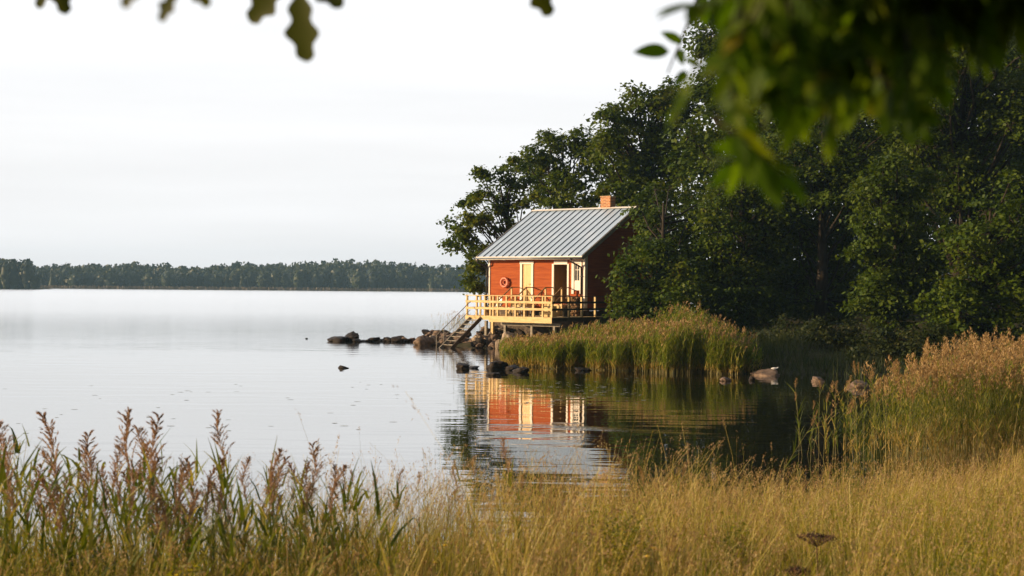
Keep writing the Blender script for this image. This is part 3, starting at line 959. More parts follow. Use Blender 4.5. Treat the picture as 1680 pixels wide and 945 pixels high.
# ---- things on the deck
t = cthing('garden_chair', 'white plastic chair on the deck beside the life ring wall', 'chair', -4.75, -1.3, ZD)
q = MB(); q.box(-4.97, -4.53, -1.55, -1.1, ZD + 0.42, ZD + 0.46); cpart(q, 'seat', M['plastic'], t, bevel=0.01)
q = MB(); q.add([(-4.95, -1.12, ZD + 0.46), (-4.55, -1.12, ZD + 0.46), (-4.55, -1.02, ZD + 0.95), (-4.95, -1.02, ZD + 0.95), (-4.95, -1.09, ZD + 0.46), (-4.55, -1.09, ZD + 0.46), (-4.55, -0.99, ZD + 0.95), (-4.95, -0.99, ZD + 0.95)],
                [(0, 1, 2, 3), (7, 6, 5, 4), (3, 2, 6, 7), (0, 3, 7, 4), (1, 5, 6, 2)]); cpart(q, 'backrest', M['plastic'], t)
for du in (-0.2, 0.2):
    for dv in (-0.2, 0.16):
        q = MB(); q.tube([(-4.75 + du, -1.33 + dv, ZD), (-4.75 + du * 0.9, -1.33 + dv * 0.9, ZD + 0.42)], 0.022, 6); cpart(q, 'leg', M['plastic'], t)


def bench(name, lab, cat, u0, u1, v, h, ms, ml, d=0.36, group=None):
    t = cthing(name, lab, cat, (u0 + u1) / 2, v, ZD, group)
    q = MB(); q.box(u0, u1, v - d / 2, v + d / 2, ZD + h - 0.045, ZD + h); cpart(q, 'seat' if cat != 'table' else 'table_top', ms, t, bevel=0.006)
    for uu in (u0 + 0.05, u1 - 0.05):
        for dv in (-d / 2 + 0.05, d / 2 - 0.05):
            q = MB(); q.box(uu - 0.025, uu + 0.025, v + dv - 0.025, v + dv + 0.025, ZD, ZD + h - 0.046); cpart(q, 'leg', ml, t)
    return t


bench('bench', 'yellow pine bench on the deck under the plank door steps', 'bench', -4.0, -2.75, -2.35, 0.45, M['pine'], M['pine'])
bench('stool', 'dark legged stool with pale grey seat nearer the plank door', 'stool', -2.55, -2.1, -2.7, 0.46, M['plastic'], M['black_metal'], group='dark stools on the deck')
bench('stool', 'dark legged stool with pale grey seat nearer the open porch', 'stool', -1.85, -1.4, -2.7, 0.46, M['plastic'], M['black_metal'], group='dark stools on the deck')
t = cthing('wooden_crate', 'sunlit yellow slatted crate standing at the right end of the deck', 'crate', 0.0, -2.9, ZD)
for k in range(4):
    q = MB(); q.box(-0.3, 0.3, -3.08, -3.06, ZD + 0.01 + k * 0.135, ZD + 0.12 + k * 0.135); cpart(q, 'slat', M['pine'], t)
    q = MB(); q.box(-0.3, 0.3, -2.74, -2.72, ZD + 0.01 + k * 0.135, ZD + 0.12 + k * 0.135); cpart(q, 'slat', M['pine'], t)
q = MB(); q.box(-0.3, 0.3, -3.058, -2.742, ZD + 0.005, ZD + 0.02); cpart(q, 'bottom', M['pine'], t)
for uu in (-0.285, 0.285):
    q = MB(); q.box(uu - 0.015, uu + 0.015, -3.058, -2.742, ZD + 0.02, ZD + 0.54); cpart(q, 'end_board', M['pine'], t)
t = cthing('bucket', 'dark metal bucket on the deck below the open porch', 'bucket', 0.28, -1.9, ZD)
q = MB(); q.lathe((0.28, -1.9, ZD), [(0.17, 0.0), (0.23, 0.42), (0.24, 0.43), (0.20, 0.40)]); cpart(q, 'pail', M['black_metal'], t)
q = MB(); q.tube([(0.28 + 0.23 * math.cos(a), -1.9, ZD + 0.42 + 0.2 * math.sin(a)) for a in np.linspace(0, PI, 9)], 0.008, 5); cpart(q, 'handle', M['black_metal'], t)
t = cthing('flower_pot', 'brown clay pot with a small plant at the left end of the deck', 'pot', -4.5, -2.2, ZD)
q = MB(); q.lathe((-4.5, -2.2, ZD), [(0.12, 0), (0.18, 0.28), (0.20, 0.28), (0.20, 0.33), (0.15, 0.33)]); cpart(q, 'pot', M['log'], t)
P = RNG.normal(0, 0.11, (160, 3)) + np.array([0, 0, 0.46]); V, Q = leaves(P, np.full(160, 0.07), RNG.normal(size=(160, 3)))
link('foliage', np_mesh('foliage', V, Q, M['leaf_shrub']), t)
# split logs under the window: each its own
lm = MB(); lm.tube([(0, -0.19, 0), (0, 0.19, 0)], 0.058, 7)
l0 = None
k = 0
for row in range(9):
    for i in range(6 - (row % 2)):
        u = -0.86 + 0.13 * i + 0.062 * (row % 2)
        p = cw(u, -0.24, ZD + 0.062 + row * 0.108)
        if l0 is None:
            l0 = lm.build('split_log', M['log'])
            o = l0
        else:
            o = l0.copy(); COL.objects.link(o)
        o.location = p
        o.rotation_euler = (0, random.uniform(0, 6), -TH)
        s = random.uniform(0.86, 1.06); o.scale = (s, random.uniform(0.8, 1.1), s)
        tag(o, 'split log in the woodpile under the white cabin window', 'log', 'split logs piled under the window')

# ------------------------------------------------------------------ rocks
def rock_mesh(name, seed, m):
    rs = np.random.default_rng(seed)
    import bmesh
    bm = bmesh.new()
    bmesh.ops.create_icosphere(bm, subdivisions=4, radius=1.0)
    D = rs.normal(size=(16, 3)); D /= np.linalg.norm(D, axis=1, keepdims=True)
    off = rs.uniform(0.62, 1.0, 16)
    ph = rs.uniform(0, 6, 9)
    for v in bm.verts:
        p = np.array(v.co)
        # facets cut by planes, softened, then fine lumps
        k = 9.0
        r = -math.log(sum(math.exp(-k * (o_ / max(p @ d, 0.12))) for d, o_ in zip(D, off)) + math.exp(-k * 1.08)) / k
        r *= 1 + 0.035 * math.sin(5 * p[0] + ph[0]) * math.sin(6 * p[1] + ph[1]) + 0.025 * math.sin(11 * p[2] + ph[2]) * math.sin(9 * p[0] + ph[3]) + 0.012 * math.sin(23 * p[1] + ph[4])
        q = Vector(p) * 2.1 + Vector((seed, 0, 0))
        r *= 1 + 0.20 * mnoise.noise(q) + 0.09 * mnoise.noise(q * 2.3) + 0.03 * mnoise.noise(q * 5.1)
        v.co = Vector(p * r)
    me = bpy.data.meshes.new(name)
    bm.to_mesh(me); bm.free()
    me.polygons.foreach_set('use_smooth', np.ones(len(me.polygons), bool))
    me.materials.append(m)
    return me


RK = {k: [rock_mesh('boulder', 50 + i * 7 + j, M[k]) for i in range(3)] for j, k in enumerate(('rock', 'rock_dark', 'rock_pale'))}


def rock(px, py, wpx, hpx, Y, kind, label, group=None, sink=0.3, name='boulder'):
    """a rock whose visible part is wpx by hpx, its foot at pixel (px, py)"""
    base = at(px, py, Y)
    me = random.choice(RK[kind])
    o = link(name, me)
    w = wpx / F * Y
    h = hpx / F * Y
    o.scale = (w * 0.56, w * random.uniform(0.42, 0.6), h / (1.9 * (1 - sink)))
    o.location = (base[0], base[1], base[2] + h - o.scale[2] * 0.92)
    o.rotation_euler = (random.uniform(-.3, .3), random.uniform(-.28, .28), random.choice([0, PI]) + random.uniform(-0.6, 0.6))
    tag(o, label, 'rock', group)
    return o


def wy(py, px=840):
    return H * F / (py - 470.6 - 0.008 * (px - 840))


# the spit
rock(578, 561, 30, 17, wy(560, 578), 'rock_dark', 'rounded dark boulder with brown top at the outer tip of the spit')
rock(553, 561, 34, 11, wy(560, 553), 'rock_dark', 'low sloping dark rock at the very end of the spit')
for px, w, h, k in ((588, 18, 5, 'rock_dark'), (597, 16, 4, 'rock_dark'), (619, 18, 5, 'rock_dark'), (632, 16, 5, 'rock'), (650, 22, 7, 'rock_dark'), (680, 18, 6, 'rock_dark'), (668, 18, 7, 'rock_dark'), (612, 22, 8, 'rock_dark'), (603, 14, 6, 'rock_dark'), (638, 24, 9, 'rock_dark'), (655, 26, 11, 'rock_dark'), (673, 22, 8, 'rock'), (627, 14, 6, 'rock_dark'), (645, 16, 8, 'rock'), (686, 16, 8, 'rock_dark'), (664, 16, 10, 'rock')):
    rock(px, 562, w, h, wy(561, px) + random.uniform(0, 0.8), k, 'small dark rock in the low line along the spit', 'small rocks along the spit')
rock(696, 566, 30, 17, wy(566, 696), 'rock', 'big reddish boulder with a pointed top left of the stairs')
rock(722, 566, 34, 24, wy(562, 722), 'rock', 'rounded pinkish boulder just behind the foot of the stairs')
rock(744, 566, 30, 26, wy(560, 744), 'rock', 'tall brown boulder behind the middle of the stairs')
rock(836, 571, 32, 26, wy(573, 838), 'rock_pale', 'pale round boulder at the left edge of the reed bed')
rock(806, 566, 26, 22, wy(570, 806), 'rock', 'rounded grey brown boulder under the left of the deck')
rock(818, 570, 12, 15, wy(572, 818), 'rock_pale', 'narrow pale upright stone squeezed between two boulders under the deck')
rs = random.Random(5)
for k in range(112):
    px = rs.uniform(700, 885)
    t_ = rs.random() if k % 3 else rs.random() * 0.25
    py = 574 - 32 * t_ * min(1, (px - 690) / 60) + (px - 780) * 0.03
    Y = wy(572, px) + t_ * 5.0
    if 700 < px < 778:          # keep the foot of the stairs free
        Y, py = 73.6 + t_ * 4.0, 567 - 22 * t_
    w = rs.uniform(9, 21) * (1.1 - 0.2 * t_)
    rock(px, py, w, w * rs.uniform(0.42, 0.72), Y, rs.choice(['rock', 'rock', 'rock_dark', 'rock_pale']) if rs.random() < 0.75 else 'rock', 'brown granite boulder in the heap below the deck', 'boulders heaped below the deck', sink=0.25)
# rocks in the water
rock(563, 605, 18, 5, wy(604, 563), 'rock_dark', 'small flat rock alone in open water left of the spit')
rock(761, 606, 24, 10, wy(605, 761), 'rock_dark', 'small dark rock alone in the water left of the reeds')
rock(776, 606, 20, 6, wy(604, 776), 'rock_dark', 'flat low dark rock touching the small lone rock')
rock(503, 556, 5, 2, wy(556, 503), 'rock_dark', 'tiny rock tip breaking the water far left of the spit')
rock(815, 609, 42, 17, wy(606, 815), 'rock_dark', 'largest dark slanting rock at the left tip of the reeds')
rock(840, 610, 30, 13, wy(607, 840), 'rock_dark', 'dark rock with a ridge in the middle of the three by the reeds')
rock(856, 613, 30, 13, wy(611, 856), 'rock_dark', 'dark rounded rock rightmost of the three by the reeds')
rock(811, 618, 26, 7, wy(616, 811), 'rock_dark', 'flat wet rock awash in front of the dark reed rocks')
rock(958, 611, 30, 8, wy(608, 958), 'rock_dark', 'low dark rock at the foot of the reed bed')
rock(1256, 618, 48, 11, wy(616, 1256), 'rock', 'long low brown boulder with a white bird on it')
rock(1192, 613, 26, 15, wy(612, 1192), 'rock', 'brown boulder in the shade at the right end of the reeds')
rock(1191, 626, 18, 8, wy(625, 1191), 'rock', 'small pale rock alone in the dark bay')
rock(1233, 624, 10, 6, wy(624, 1233), 'rock_dark', 'tiny dark rock between the pale rock and the long boulder')
rock(1343, 628, 25, 10, wy(626, 1343), 'rock', 'sunlit round boulder behind the reed clump in the dark bay')
rock(1408, 638, 36, 14, wy(636, 1408), 'rock', 'big tan boulder half hidden by the right reeds')
rock(1316, 588, 18, 8, 57, 'rock', 'small tan stone lying in the shaded bank grass')
rock(1258, 586, 18, 10, 57, 'rock', 'reddish stone lying in the shaded bank grass')

# white gull on the long boulder
gp = at(1270, 606.5, wy(616, 1256))
t = thing('gull', 'small white gull resting on the long low boulder', 'bird', gp)
b = MB()
b.lathe((0, 0, 0), [(0.0, -0.2), (0.045, -0.14), (0.075, -0.04), (0.08, 0.05), (0.05, 0.13), (0.045, 0.17), (0.052, 0.2), (0.04, 0.24), (0.0, 0.255)], 12)
b.v = [(z * 0.6, y * 0.6, (x * 0.9 + max(0, z - 0.12) * 0.5 + 0.07) * 0.6) for x, y, z in b.v]
b.build('body', M['gull'], t)
b = MB(); b.tube([(0.145, 0, 0.085), (0.18, 0, 0.078)], [0.008, 0.003], 6); b.build('beak', M['yellow'], t)

# ------------------------------------------------------------------ trees
def grow(name, label, base, lobes, m, leaf=0.2, dens=1.0, limb_r=None, group=None, cat='tree', lean=0.0, clus=0.42, per=26, bare=0.0, flat=0.8, lk=None):
    """base (x,y); lobes: list of (x,y,z,r). thing > trunk, crown"""
    lk = lk or (1.22 if base[1] > 75 else 1.08)
    bx, by = base
    bz = float(ground_z(bx, by)) - 0.15
    t = thing(name, label, cat, (bx, by, bz), 0, group)
    L = np.array(lobes, float)
    top = L[:, 2].max()
    ctr = L[:, :3].mean(0)
    r0 = limb_r or max(0.10, (top - bz) * 0.018)
    tb = MB()
    hz = (top - bz)
    knots = [(bx, by, bz), (bx + (ctr[0] - bx) * 0.15 + 0.05, by, bz + hz * 0.22), (bx + (ctr[0] - bx) * 0.4, by + (ctr[1] - by) * 0.4, bz + hz * 0.45), (ctr[0] * 0.7 + bx * 0.3, ctr[1], bz + hz * 0.85)]
    tb.tube(knots, [r0 * 1.25, r0, r0 * 0.75, r0 * 0.2], 8)
    kn = np.array(knots)
    for x, y, z, r in L:
        s = np.clip((z - bz) / hz - 0.25, 0.12, 0.75)
        zz = bz + hz * s
        p0 = np.array([np.interp(zz, kn[:, 2], kn[:, 0]), np.interp(zz, kn[:, 2], kn[:, 1]), zz])
        p3 = np.array([x, y, z])
        pm = p0 * 0.55 + p3 * 0.45 + np.array([RNG.normal(0, .15), RNG.normal(0, .15), -0.1 * np.linalg.norm(p3 - p0) + .2])
        pn = p0 * 0.2 + p3 * 0.8 + RNG.normal(0, .12, 3)
        tb.tube([p0, pm, pn, p3], [r0 * 0.36, r0 * 0.22, r0 * 0.13, r0 * 0.05], 6)
        for k in range(5):
            d = RNG.normal(size=3); d /= np.linalg.norm(d)
            q = pn + (p3 - pn) * RNG.random()
            tb.tube([q, q + d * r * 0.45 + np.array([0, 0, .1]), q + d * r * 0.9], [r0 * 0.13, r0 * 0.09, r0 * 0.03], 5)
    tb.build('trunk', M['bark'], t, (bx, by, bz))
    nb = NB()
    for x, y, z, r in L:
        nc = max(5, int(4 * PI * r * r * 1.7 * dens))
        d = RNG.normal(size=(nc, 3)); d /= np.linalg.norm(d, axis=1, keepdims=True)
        rr = r * RNG.uniform(0.35, 1.06, nc) ** 0.55
        rr *= 1 + RNG.normal(0, 0.10, nc)
        C = np.array([x, y, z]) + d * rr[:, None] * np.array([1, 1, flat])
        npl = RNG.integers(int(per * 0.75), int(per * 1.9), nc)
        idx = np.repeat(np.arange(nc), npl)
        off = RNG.normal(size=(len(idx), 3)) * np.array([clus, clus, clus * 0.42]) * RNG.uniform(0.55, 1.15, nc)[idx][:, None]
        off[:, 2] -= 0.35 * np.hypot(off[:, 0], off[:, 1])
        P = C[idx] + off
        nr = d[idx] * 0.55 + np.array([0, 0, 0.75]) + RNG.normal(0, 0.5, (len(idx), 3))
        V, Q = leaves(P, leaf * lk * RNG.uniform(0.6, 1.35, len(idx)), nr, 0.68)
        nb.add(V, Q)
    link('crown', nb.mesh('crown', [m], (bx, by, bz)), t)
    return t


def lobes_px(spec, Y, dy=2.0, sub=3, seed=0):
    """spec: (px, py, rpx[, Y]) lobes; each gets a few smaller ones at its edge so the outline is uneven"""
    rs = np.random.default_rng(seed + 900)
    out = []
    for s in spec:
        y = (s[3] if len(s) > 3 else Y) + rs.uniform(-dy, dy) * 0.5
        p = at(s[0], s[1], y)
        r = s[2] / F * y
        out.append((*p, r * 0.86))
        for k in range(sub):
            a = rs.uniform(0, 2 * PI)
            q = rs.uniform(0.75, 1.05)
            r2 = r * rs.uniform(0.32, 0.5)
            out.append((p[0] + math.cos(a) * r * q, p[1] - rs.uniform(-0.3, 0.9) * r, p[2] + math.sin(a) * r * q * 0.9, r2))
    return out


def base_px(px, Y):
    return ((px - 840) / F * Y, Y)


OAK, ALD, MAP, SHR = M['leaf_oak'], M['leaf_alder'], M['leaf_maple'], M['leaf_shrub']
# leftmost oak, open crown leaning over the lake behind the cabin
sp = [(748, 366, 20), (770, 350, 18), (742, 392, 14), (776, 330, 17), (800, 312, 20), (795, 288, 16), (826, 280, 20), (848, 300, 24), (770, 396, 18), (800, 372, 20), (812, 344, 18), (836, 330, 18),
      (780, 428, 17), (772, 452, 15), (790, 440, 12), (806, 404, 16), (852, 270, 16), (868, 318, 22), (760, 378, 15), (786, 362, 14), (786, 470, 10), (842, 362, 16)]
grow('oak_tree', 'open crowned oak behind the cabin, its branches leaning left over the lake', base_px(868, 87), lobes_px(sp, 84, 2.5, 1, 1), OAK, 0.20, 0.95, 0.22, clus=0.30, per=24)
sp = [(880, 250, 26), (915, 232, 28), (945, 222, 24), (962, 250, 30), (905, 280, 30), (940, 290, 34), (890, 310, 24), (925, 330, 26), (965, 320, 26), (870, 280, 18), (985, 280, 26)]
grow('alder_tree', 'rounded alder rising behind the middle of the cabin roof', base_px(925, 93), lobes_px(sp, 92, 3, 2, 2), OAK, 0.20, 1.2, 0.26, clus=0.36, per=24)
sp = [(1000, 215, 34), (1035, 180, 34), (1072, 165, 30), (1100, 160, 26), (1010, 260, 40), (1055, 235, 48), (1105, 215, 46), (1130, 175, 34), (1040, 300, 40), (1090, 290, 46), (1015, 310, 30), (1065, 335, 34), (1140, 250, 44)]
grow('alder_tree', 'tall broad alder behind the brick chimney', base_px(1060, 90), lobes_px(sp, 88, 3, 3, 3), OAK, 0.21, 1.15, 0.32, clus=0.40, per=24)
sp = [(1180, 130, 44), (1165, 70, 34), (1200, 60, 44), (1240, 20, 50), (1190, 10, 34), (1250, 110, 60), (1310, 60, 60), (1210, 200, 60), (1290, 180, 70), (1360, 120, 60), (1240, -40, 50), (1330, -20, 60), (1160, 150, 26)]
grow('alder_tree', 'tallest dark alder behind the hanging bough', base_px(1250, 88), lobes_px(sp, 86, 3, 3, 4), ALD, 0.22, 1.05, 0.40, clus=0.42, per=24)
# right of the cabin
sp = [(1060, 370, 34, 70), (1035, 410, 32, 68), (1022, 450, 26, 67), (1060, 450, 40, 67), (1045, 490, 34, 66), (1085, 490, 36, 66), (1095, 420, 40, 69), (1100, 360, 40, 72), (1130, 460, 40, 67), (1075, 330, 30, 74), (1140, 400, 40, 70), (1030, 500, 24, 66), (1110, 505, 30, 65), (1062, 400, 22, 66), (1150, 330, 40, 74)]
grow('alder_tree', 'bushy alder pressing against the shaded gable of the cabin', base_px(1090, 69), lobes_px(sp, 68, 2, 3, 5), ALD, 0.18, 1.0, 0.20, clus=0.33, per=26)
sp = [(1190, 300, 46), (1230, 340, 50), (1180, 370, 42), (1220, 410, 50), (1190, 450, 44), (1240, 470, 46), (1205, 510, 36), (1255, 290, 50), (1270, 390, 50), (1160, 490, 32), (1165, 420, 34), (1250, 520, 34)]
grow('alder_tree', 'dark leafy alder behind the tall end of the reed bed', base_px(1220, 70), lobes_px(sp, 68, 3, 3, 6), ALD, 0.19, 0.9, 0.24, clus=0.36, per=25)
sp = [(1310, 260, 56), (1350, 310, 54), (1300, 350, 50), (1340, 400, 52), (1310, 440, 48), (1370, 440, 46), (1330, 490, 44), (1380, 360, 50), (1390, 270, 50), (1290, 500, 36), (1375, 510, 36), (1420, 200, 56), (1350, 200, 56)]
grow('alder_tree', 'deeply shaded alder left of the pale green maple', base_px(1345, 68), lobes_px(sp, 69, 3, 3, 7), ALD, 0.19, 0.85, 0.26, clus=0.36, per=24)
sp = [(1450, 330, 42), (1440, 370, 34), (1470, 290, 40), (1432, 410, 26), (1445, 450, 40), (1428, 490, 26), (1470, 500, 40), (1490, 440, 46), (1500, 370, 46), (1460, 530, 26), (1505, 310, 40), (1425, 470, 20)]
grow('maple_tree', 'lighter green maple catching the sun in the middle of the dark wood', base_px(1480, 59), lobes_px(sp, 58, 2, 4, 8), MAP, 0.17, 1.0, 0.20, clus=0.28, per=28)
sp = [(1570, 400, 36), (1610, 380, 46), (1560, 450, 40), (1600, 450, 46), (1650, 430, 46), (1540, 490, 34), (1580, 510, 40), (1630, 500, 46), (1690, 470, 50), (1680, 380, 50), (1640, 340, 46), (1550, 540, 26), (1610, 550, 30), (1690, 540, 40)]
grow('alder_tree', 'bushy alder behind the tall reeds at the right edge', base_px(1620, 55), lobes_px(sp, 54, 2, 3, 9), ALD, 0.17, 0.9, 0.20, clus=0.30, per=26)
sp = [(1500, 90, 40), (1540, 120, 50), (1500, 170, 44), (1545, 190, 54), (1490, 235, 44), (1540, 260, 50), (1600, 130, 54), (1600, 210, 56), (1590, 290, 50), (1650, 160, 60), (1660, 260, 60), (1560, 60, 50), (1620, 60, 56), (1690, 80, 60), (1550, 330, 40)]
grow('maple_tree', 'tall maple with sunlit sprays in the upper right of the wood', base_px(1570, 67), lobes_px(sp, 66, 3, 4, 10), MAP, 0.18, 0.85, 0.32, clus=0.34, per=26)
sp = [(1420, 60, 70), (1480, 20, 70), (1560, -20, 80), (1650, 0, 80), (1400, 150, 70), (1460, 130, 60), (1690, 60, 70), (1380, -10, 60), (1720, 150, 70), (1440, 240, 60)]
grow('alder_tree', 'very tall black green alder filling the top right behind the maples', base_px(1500, 83), lobes_px(sp, 80, 4, 3, 11), ALD, 0.24, 0.75, 0.40, clus=0.45, per=22)
# deep row that closes the wood
for i, (px, py) in enumerate(((1190, 330), (1290, 310), (1390, 340), (1480, 350), (1570, 380), (1680, 330), (1480, 130), (1600, 140), (1700, 150))):
    sp = [(px + dx, py + dy, 62) for dx, dy in ((-40, -60), (40, -70), (0, 0), (-50, 60), (50, 60), (0, 130), (-40, 160), (45, 170), (0, -120))]
    grow('alder_tree', 'dark alder standing in the deep shade at the back of the wood', base_px(px, 84), lobes_px(sp, 82, 3, 2, 20 + i), ALD, 0.26, 0.55, 0.3, clus=0.5, per=22, group='alders at the back of the wood')
# undergrowth along the bank
for i, (px, py, r, Y, lab) in enumerate(((1130, 540, 26, 60, 'low dark shrub directly behind the right end of the reed bed'), (1210, 552, 28, 60, 'low dark shrub above the brown boulder at the reed end'),
                                         (1290, 552, 30, 59, 'dark shrub on the bank above the long boulder'), (1370, 545, 32, 56, 'sparse olive shrub on the bank left of the maple'),
                                         (1450, 555, 34, 53, 'leafy olive shrub at the foot of the lighter maple'), (1530, 565, 30, 52, 'leafy shrub between the maple and the tall reeds'))):
    sp = [(px - r * 0.9, py + 4, r * 0.7), (px, py - 6, r * 0.85), (px + r * 0.9, py + 6, r * 0.7), (px + 4, py + 14, r * 0.7)]
    grow('shrub', lab, base_px(px, Y + 0.5), lobes_px(sp, Y, 1, 3, 40 + i), SHR, 0.13, 1.1, 0.05, cat='shrub', clus=0.24, per=22)

# ------------------------------------------------------------------ grass and reeds
def inside(n, x0, x1, y0, y1, dmin, dmax):
    x, y = RNG.uniform(x0, x1, n), RNG.uniform(y0, y1, n)
    d = shore_dist(x, y)
    k = (d > dmin) & (d < dmax)
    return x[k], y[k], d[k]


def base_pts(x, y, water=False):
    z = ground_z(x, y)
    return np.stack([x, y, np.maximum(z, -0.25) - 0.03], 1)


def in_view(x, y, mx=0.42):
    return np.abs(x) < y * mx + 0.6


def reed_mass(nb, B, h, gold, dens_leaf=6, plume_frac=0.8, plume_n=26, leaf_len=0.42, leaf_w=0.02, stem_w=0.007, wind=(0.25, 0.0), pl=0.26, spike=0.035, dry_h=0.35, mi0=0):
    """reeds in bulk: stems (0), leaves (1), dry foot leaves (2), plumes (3)"""
    n = len(B)
    lean = RNG.normal(0, 0.10, (n, 2)) * h[:, None] + np.array(wind) * 0.25 * h[:, None]
    V, Q, P = ribbons(B, h, lean, np.full(n, stem_w), 3, wmin=0.35)
    nb.add(V, Q, 0)
    # leaves along the stem
    idx = np.repeat(np.arange(n), dens_leaf)
    t = RNG.uniform(0.15, 0.98, len(idx))
    p = B[idx] + np.concatenate([lean[idx] * (t ** 1.6)[:, None], (h[idx] * t)[:, None]], 1)
    a = RNG.uniform(0, 2 * PI, len(idx))
    ln = leaf_len * RNG.uniform(0.5, 1.2, len(idx)) * (1 - 0.3 * t)
    reach = np.stack([np.cos(a), np.sin(a)], 1) * (ln * RNG.uniform(0.3, 0.75, len(idx)))[:, None] + np.array(wind) * 0.3 * ln[:, None]
    V, Q, _ = ribbons(p, ln * RNG.uniform(0.6, 1.0, len(idx)), reach, leaf_w * RNG.uniform(0.6, 1.3, len(idx)), 3, ang=a + PI / 2 + RNG.normal(0, .5, len(idx)), droop=ln * RNG.uniform(0, 0.6, len(idx)), power=1.2, wpow=0.6)
    nb.add(V, Q, np.repeat(np.where(h[idx] * t < dry_h * RNG.uniform(0.5, 1.7, len(idx)), 2, 1), 3))
    # plumes
    k = RNG.random(n) < plume_frac
    tip = P[k, -1]
    m = k.sum()
    idx = np.repeat(np.arange(m), plume_n)
    t = RNG.random(len(idx))
    L_ = (pl * RNG.uniform(0.7, 1.25, m))[idx]
    w = L_ * 0.26 * np.sin(np.clip(0.12 + t * 0.85, 0, 1) * PI) ** 0.8
    a = RNG.uniform(0, 2 * PI, len(idx))
    rr = w * np.sqrt(RNG.random(len(idx)))
    droop = np.stack([wind[0] * L_ * t ** 1.5 * 1.6 + 0 * t, np.full(len(t), wind[1]) * L_ * t], 1)
    p = tip[idx] + np.stack([np.cos(a) * rr + droop[:, 0], np.sin(a) * rr + droop[:, 1], L_ * (t - 0.12)], 1)
    ax = np.stack([np.cos(a) * 0.5 + wind[0], np.sin(a) * 0.5 + wind[1], np.full(len(t), 0.9)], 1) + RNG.normal(0, .25, (len(t), 3))
    nr = np.cross(ax, RNG.normal(size=(len(t), 3)))
    s = spike * RNG.uniform(0.7, 1.5, len(t))
    axn = ax / np.linalg.norm(ax, axis=1, keepdims=True)
    nr /= np.maximum(np.linalg.norm(nr, axis=1, keepdims=True), 1e-6)
    V = np.stack([p - axn * s[:, None], p + nr * s[:, None] * 0.26, p + axn * s[:, None], p - nr * s[:, None] * 0.26], 1).reshape(-1, 3)
    nb.add(V, np.arange(len(V)).reshape(-1, 4), 3)


# -- the reed bed in front of the cabin
nb = NB()
x, y, d = inside(28000, -0.4, 9.8, 49.2, 66, -3.2, 4.5)
front = np.interp(x, [-0.4, 0.2, 1.2, 3.5, 5.2, 7.4, 9.0], [56.2, 54.8, 53.6, 52.2, 51.0, 50.4, 50.2]) + 0.25 * np.sin(x * 3.1) + 0.15 * np.sin(x * 7.7)
k = (y > front) & (y < front + np.interp(x, [0, 3, 8], [5.5, 6.5, 6.0])) & (RNG.random(len(x)) < np.clip((8.7 + 0.4 * np.sin(y) - x) / 1.2, 0, 1))
x, y, front = x[k], y[k], front[k]
k = RNG.random(len(x)) < np.clip(1.1 - (y - front) * 0.13, 0.25, 1)
x, y, front = x[k][:5600], y[k][:5600], front[k][:5600]
hh = np.interp(x, [-0.4, 0.5, 2.0, 3.4, 4.6, 6.5, 7.3, 8.6, 9.5], [0.92, 1.08, 1.17, 1.32, 1.66, 1.92, 1.85, 1.25, 0.9]) * RNG.uniform(0.74, 1.06, len(x)) * (0.9 + 0.1 * np.sin(x * 2.2 + y))
B = np.stack([x, y, np.maximum(ground_z(x, y), -0.12)], 1)
reed_mass(nb, B, hh, False, 16, 0.30, 10, 0.44, 0.030, 0.012, (0.22, -0.02), 0.25, 0.045, 0.27)
o = link('reed_bed', nb.mesh('reed_bed', [M['reed_stem'], M['reed_leaf_far'], M['reed_base'], M['plume_gold']]))
tag(o, 'thick bed of green reeds with brown plumes in front of the cabin', 'reeds', kind='stuff')

# -- tall reeds on the right, a mass of them
nb = NB()
x, y = RNG.uniform(5.0, 15.0, 9000), RNG.uniform(23.5, 35, 9000)
edge = np.interp(x, [5, 5.8, 7.0, 8.0, 9.2, 15], [26.0, 25.6, 25.2, 25.0, 25.0, 25.0])
dens = np.interp(x / y, [0.205, 0.22, 0.26, 0.30, 0.4], [0.0, 0.10, 0.35, 0.9, 1.0])
k = (y > edge) & (y < edge + 1.2 + np.clip((x - 6.5) * 1.6, 0, 6)) & (RNG.random(len(x)) < dens) & in_view(x, y)
x, y = x[k], y[k]
hh = np.interp(x / y, [0.2, 0.26, 0.285, 0.31, 0.36], [1.5, 1.6, 1.72, 1.92, 2.02]) * RNG.uniform(0.70, 1.08, len(x)) * (0.95 + 0.08 * np.sin(x * 3.3 + y * 2.1))
B = np.stack([x, y, np.maximum(ground_z(x, y), -0.15)], 1)
reed_mass(nb, B, hh, True, 10, 0.62, 42, 0.40, 0.017, 0.008, (0.10, 0.0), 0.27, 0.026, 0.5)
o = link('tall_reeds', nb.mesh('tall_reeds', [M['reed_stem'], M['reed_leaf'], M['reed_base'], M['plume_gold']]))
tag(o, 'dense stand of tall golden plumed reeds along the right shore', 'reeds', kind='stuff')
print('tall reeds', len(x))


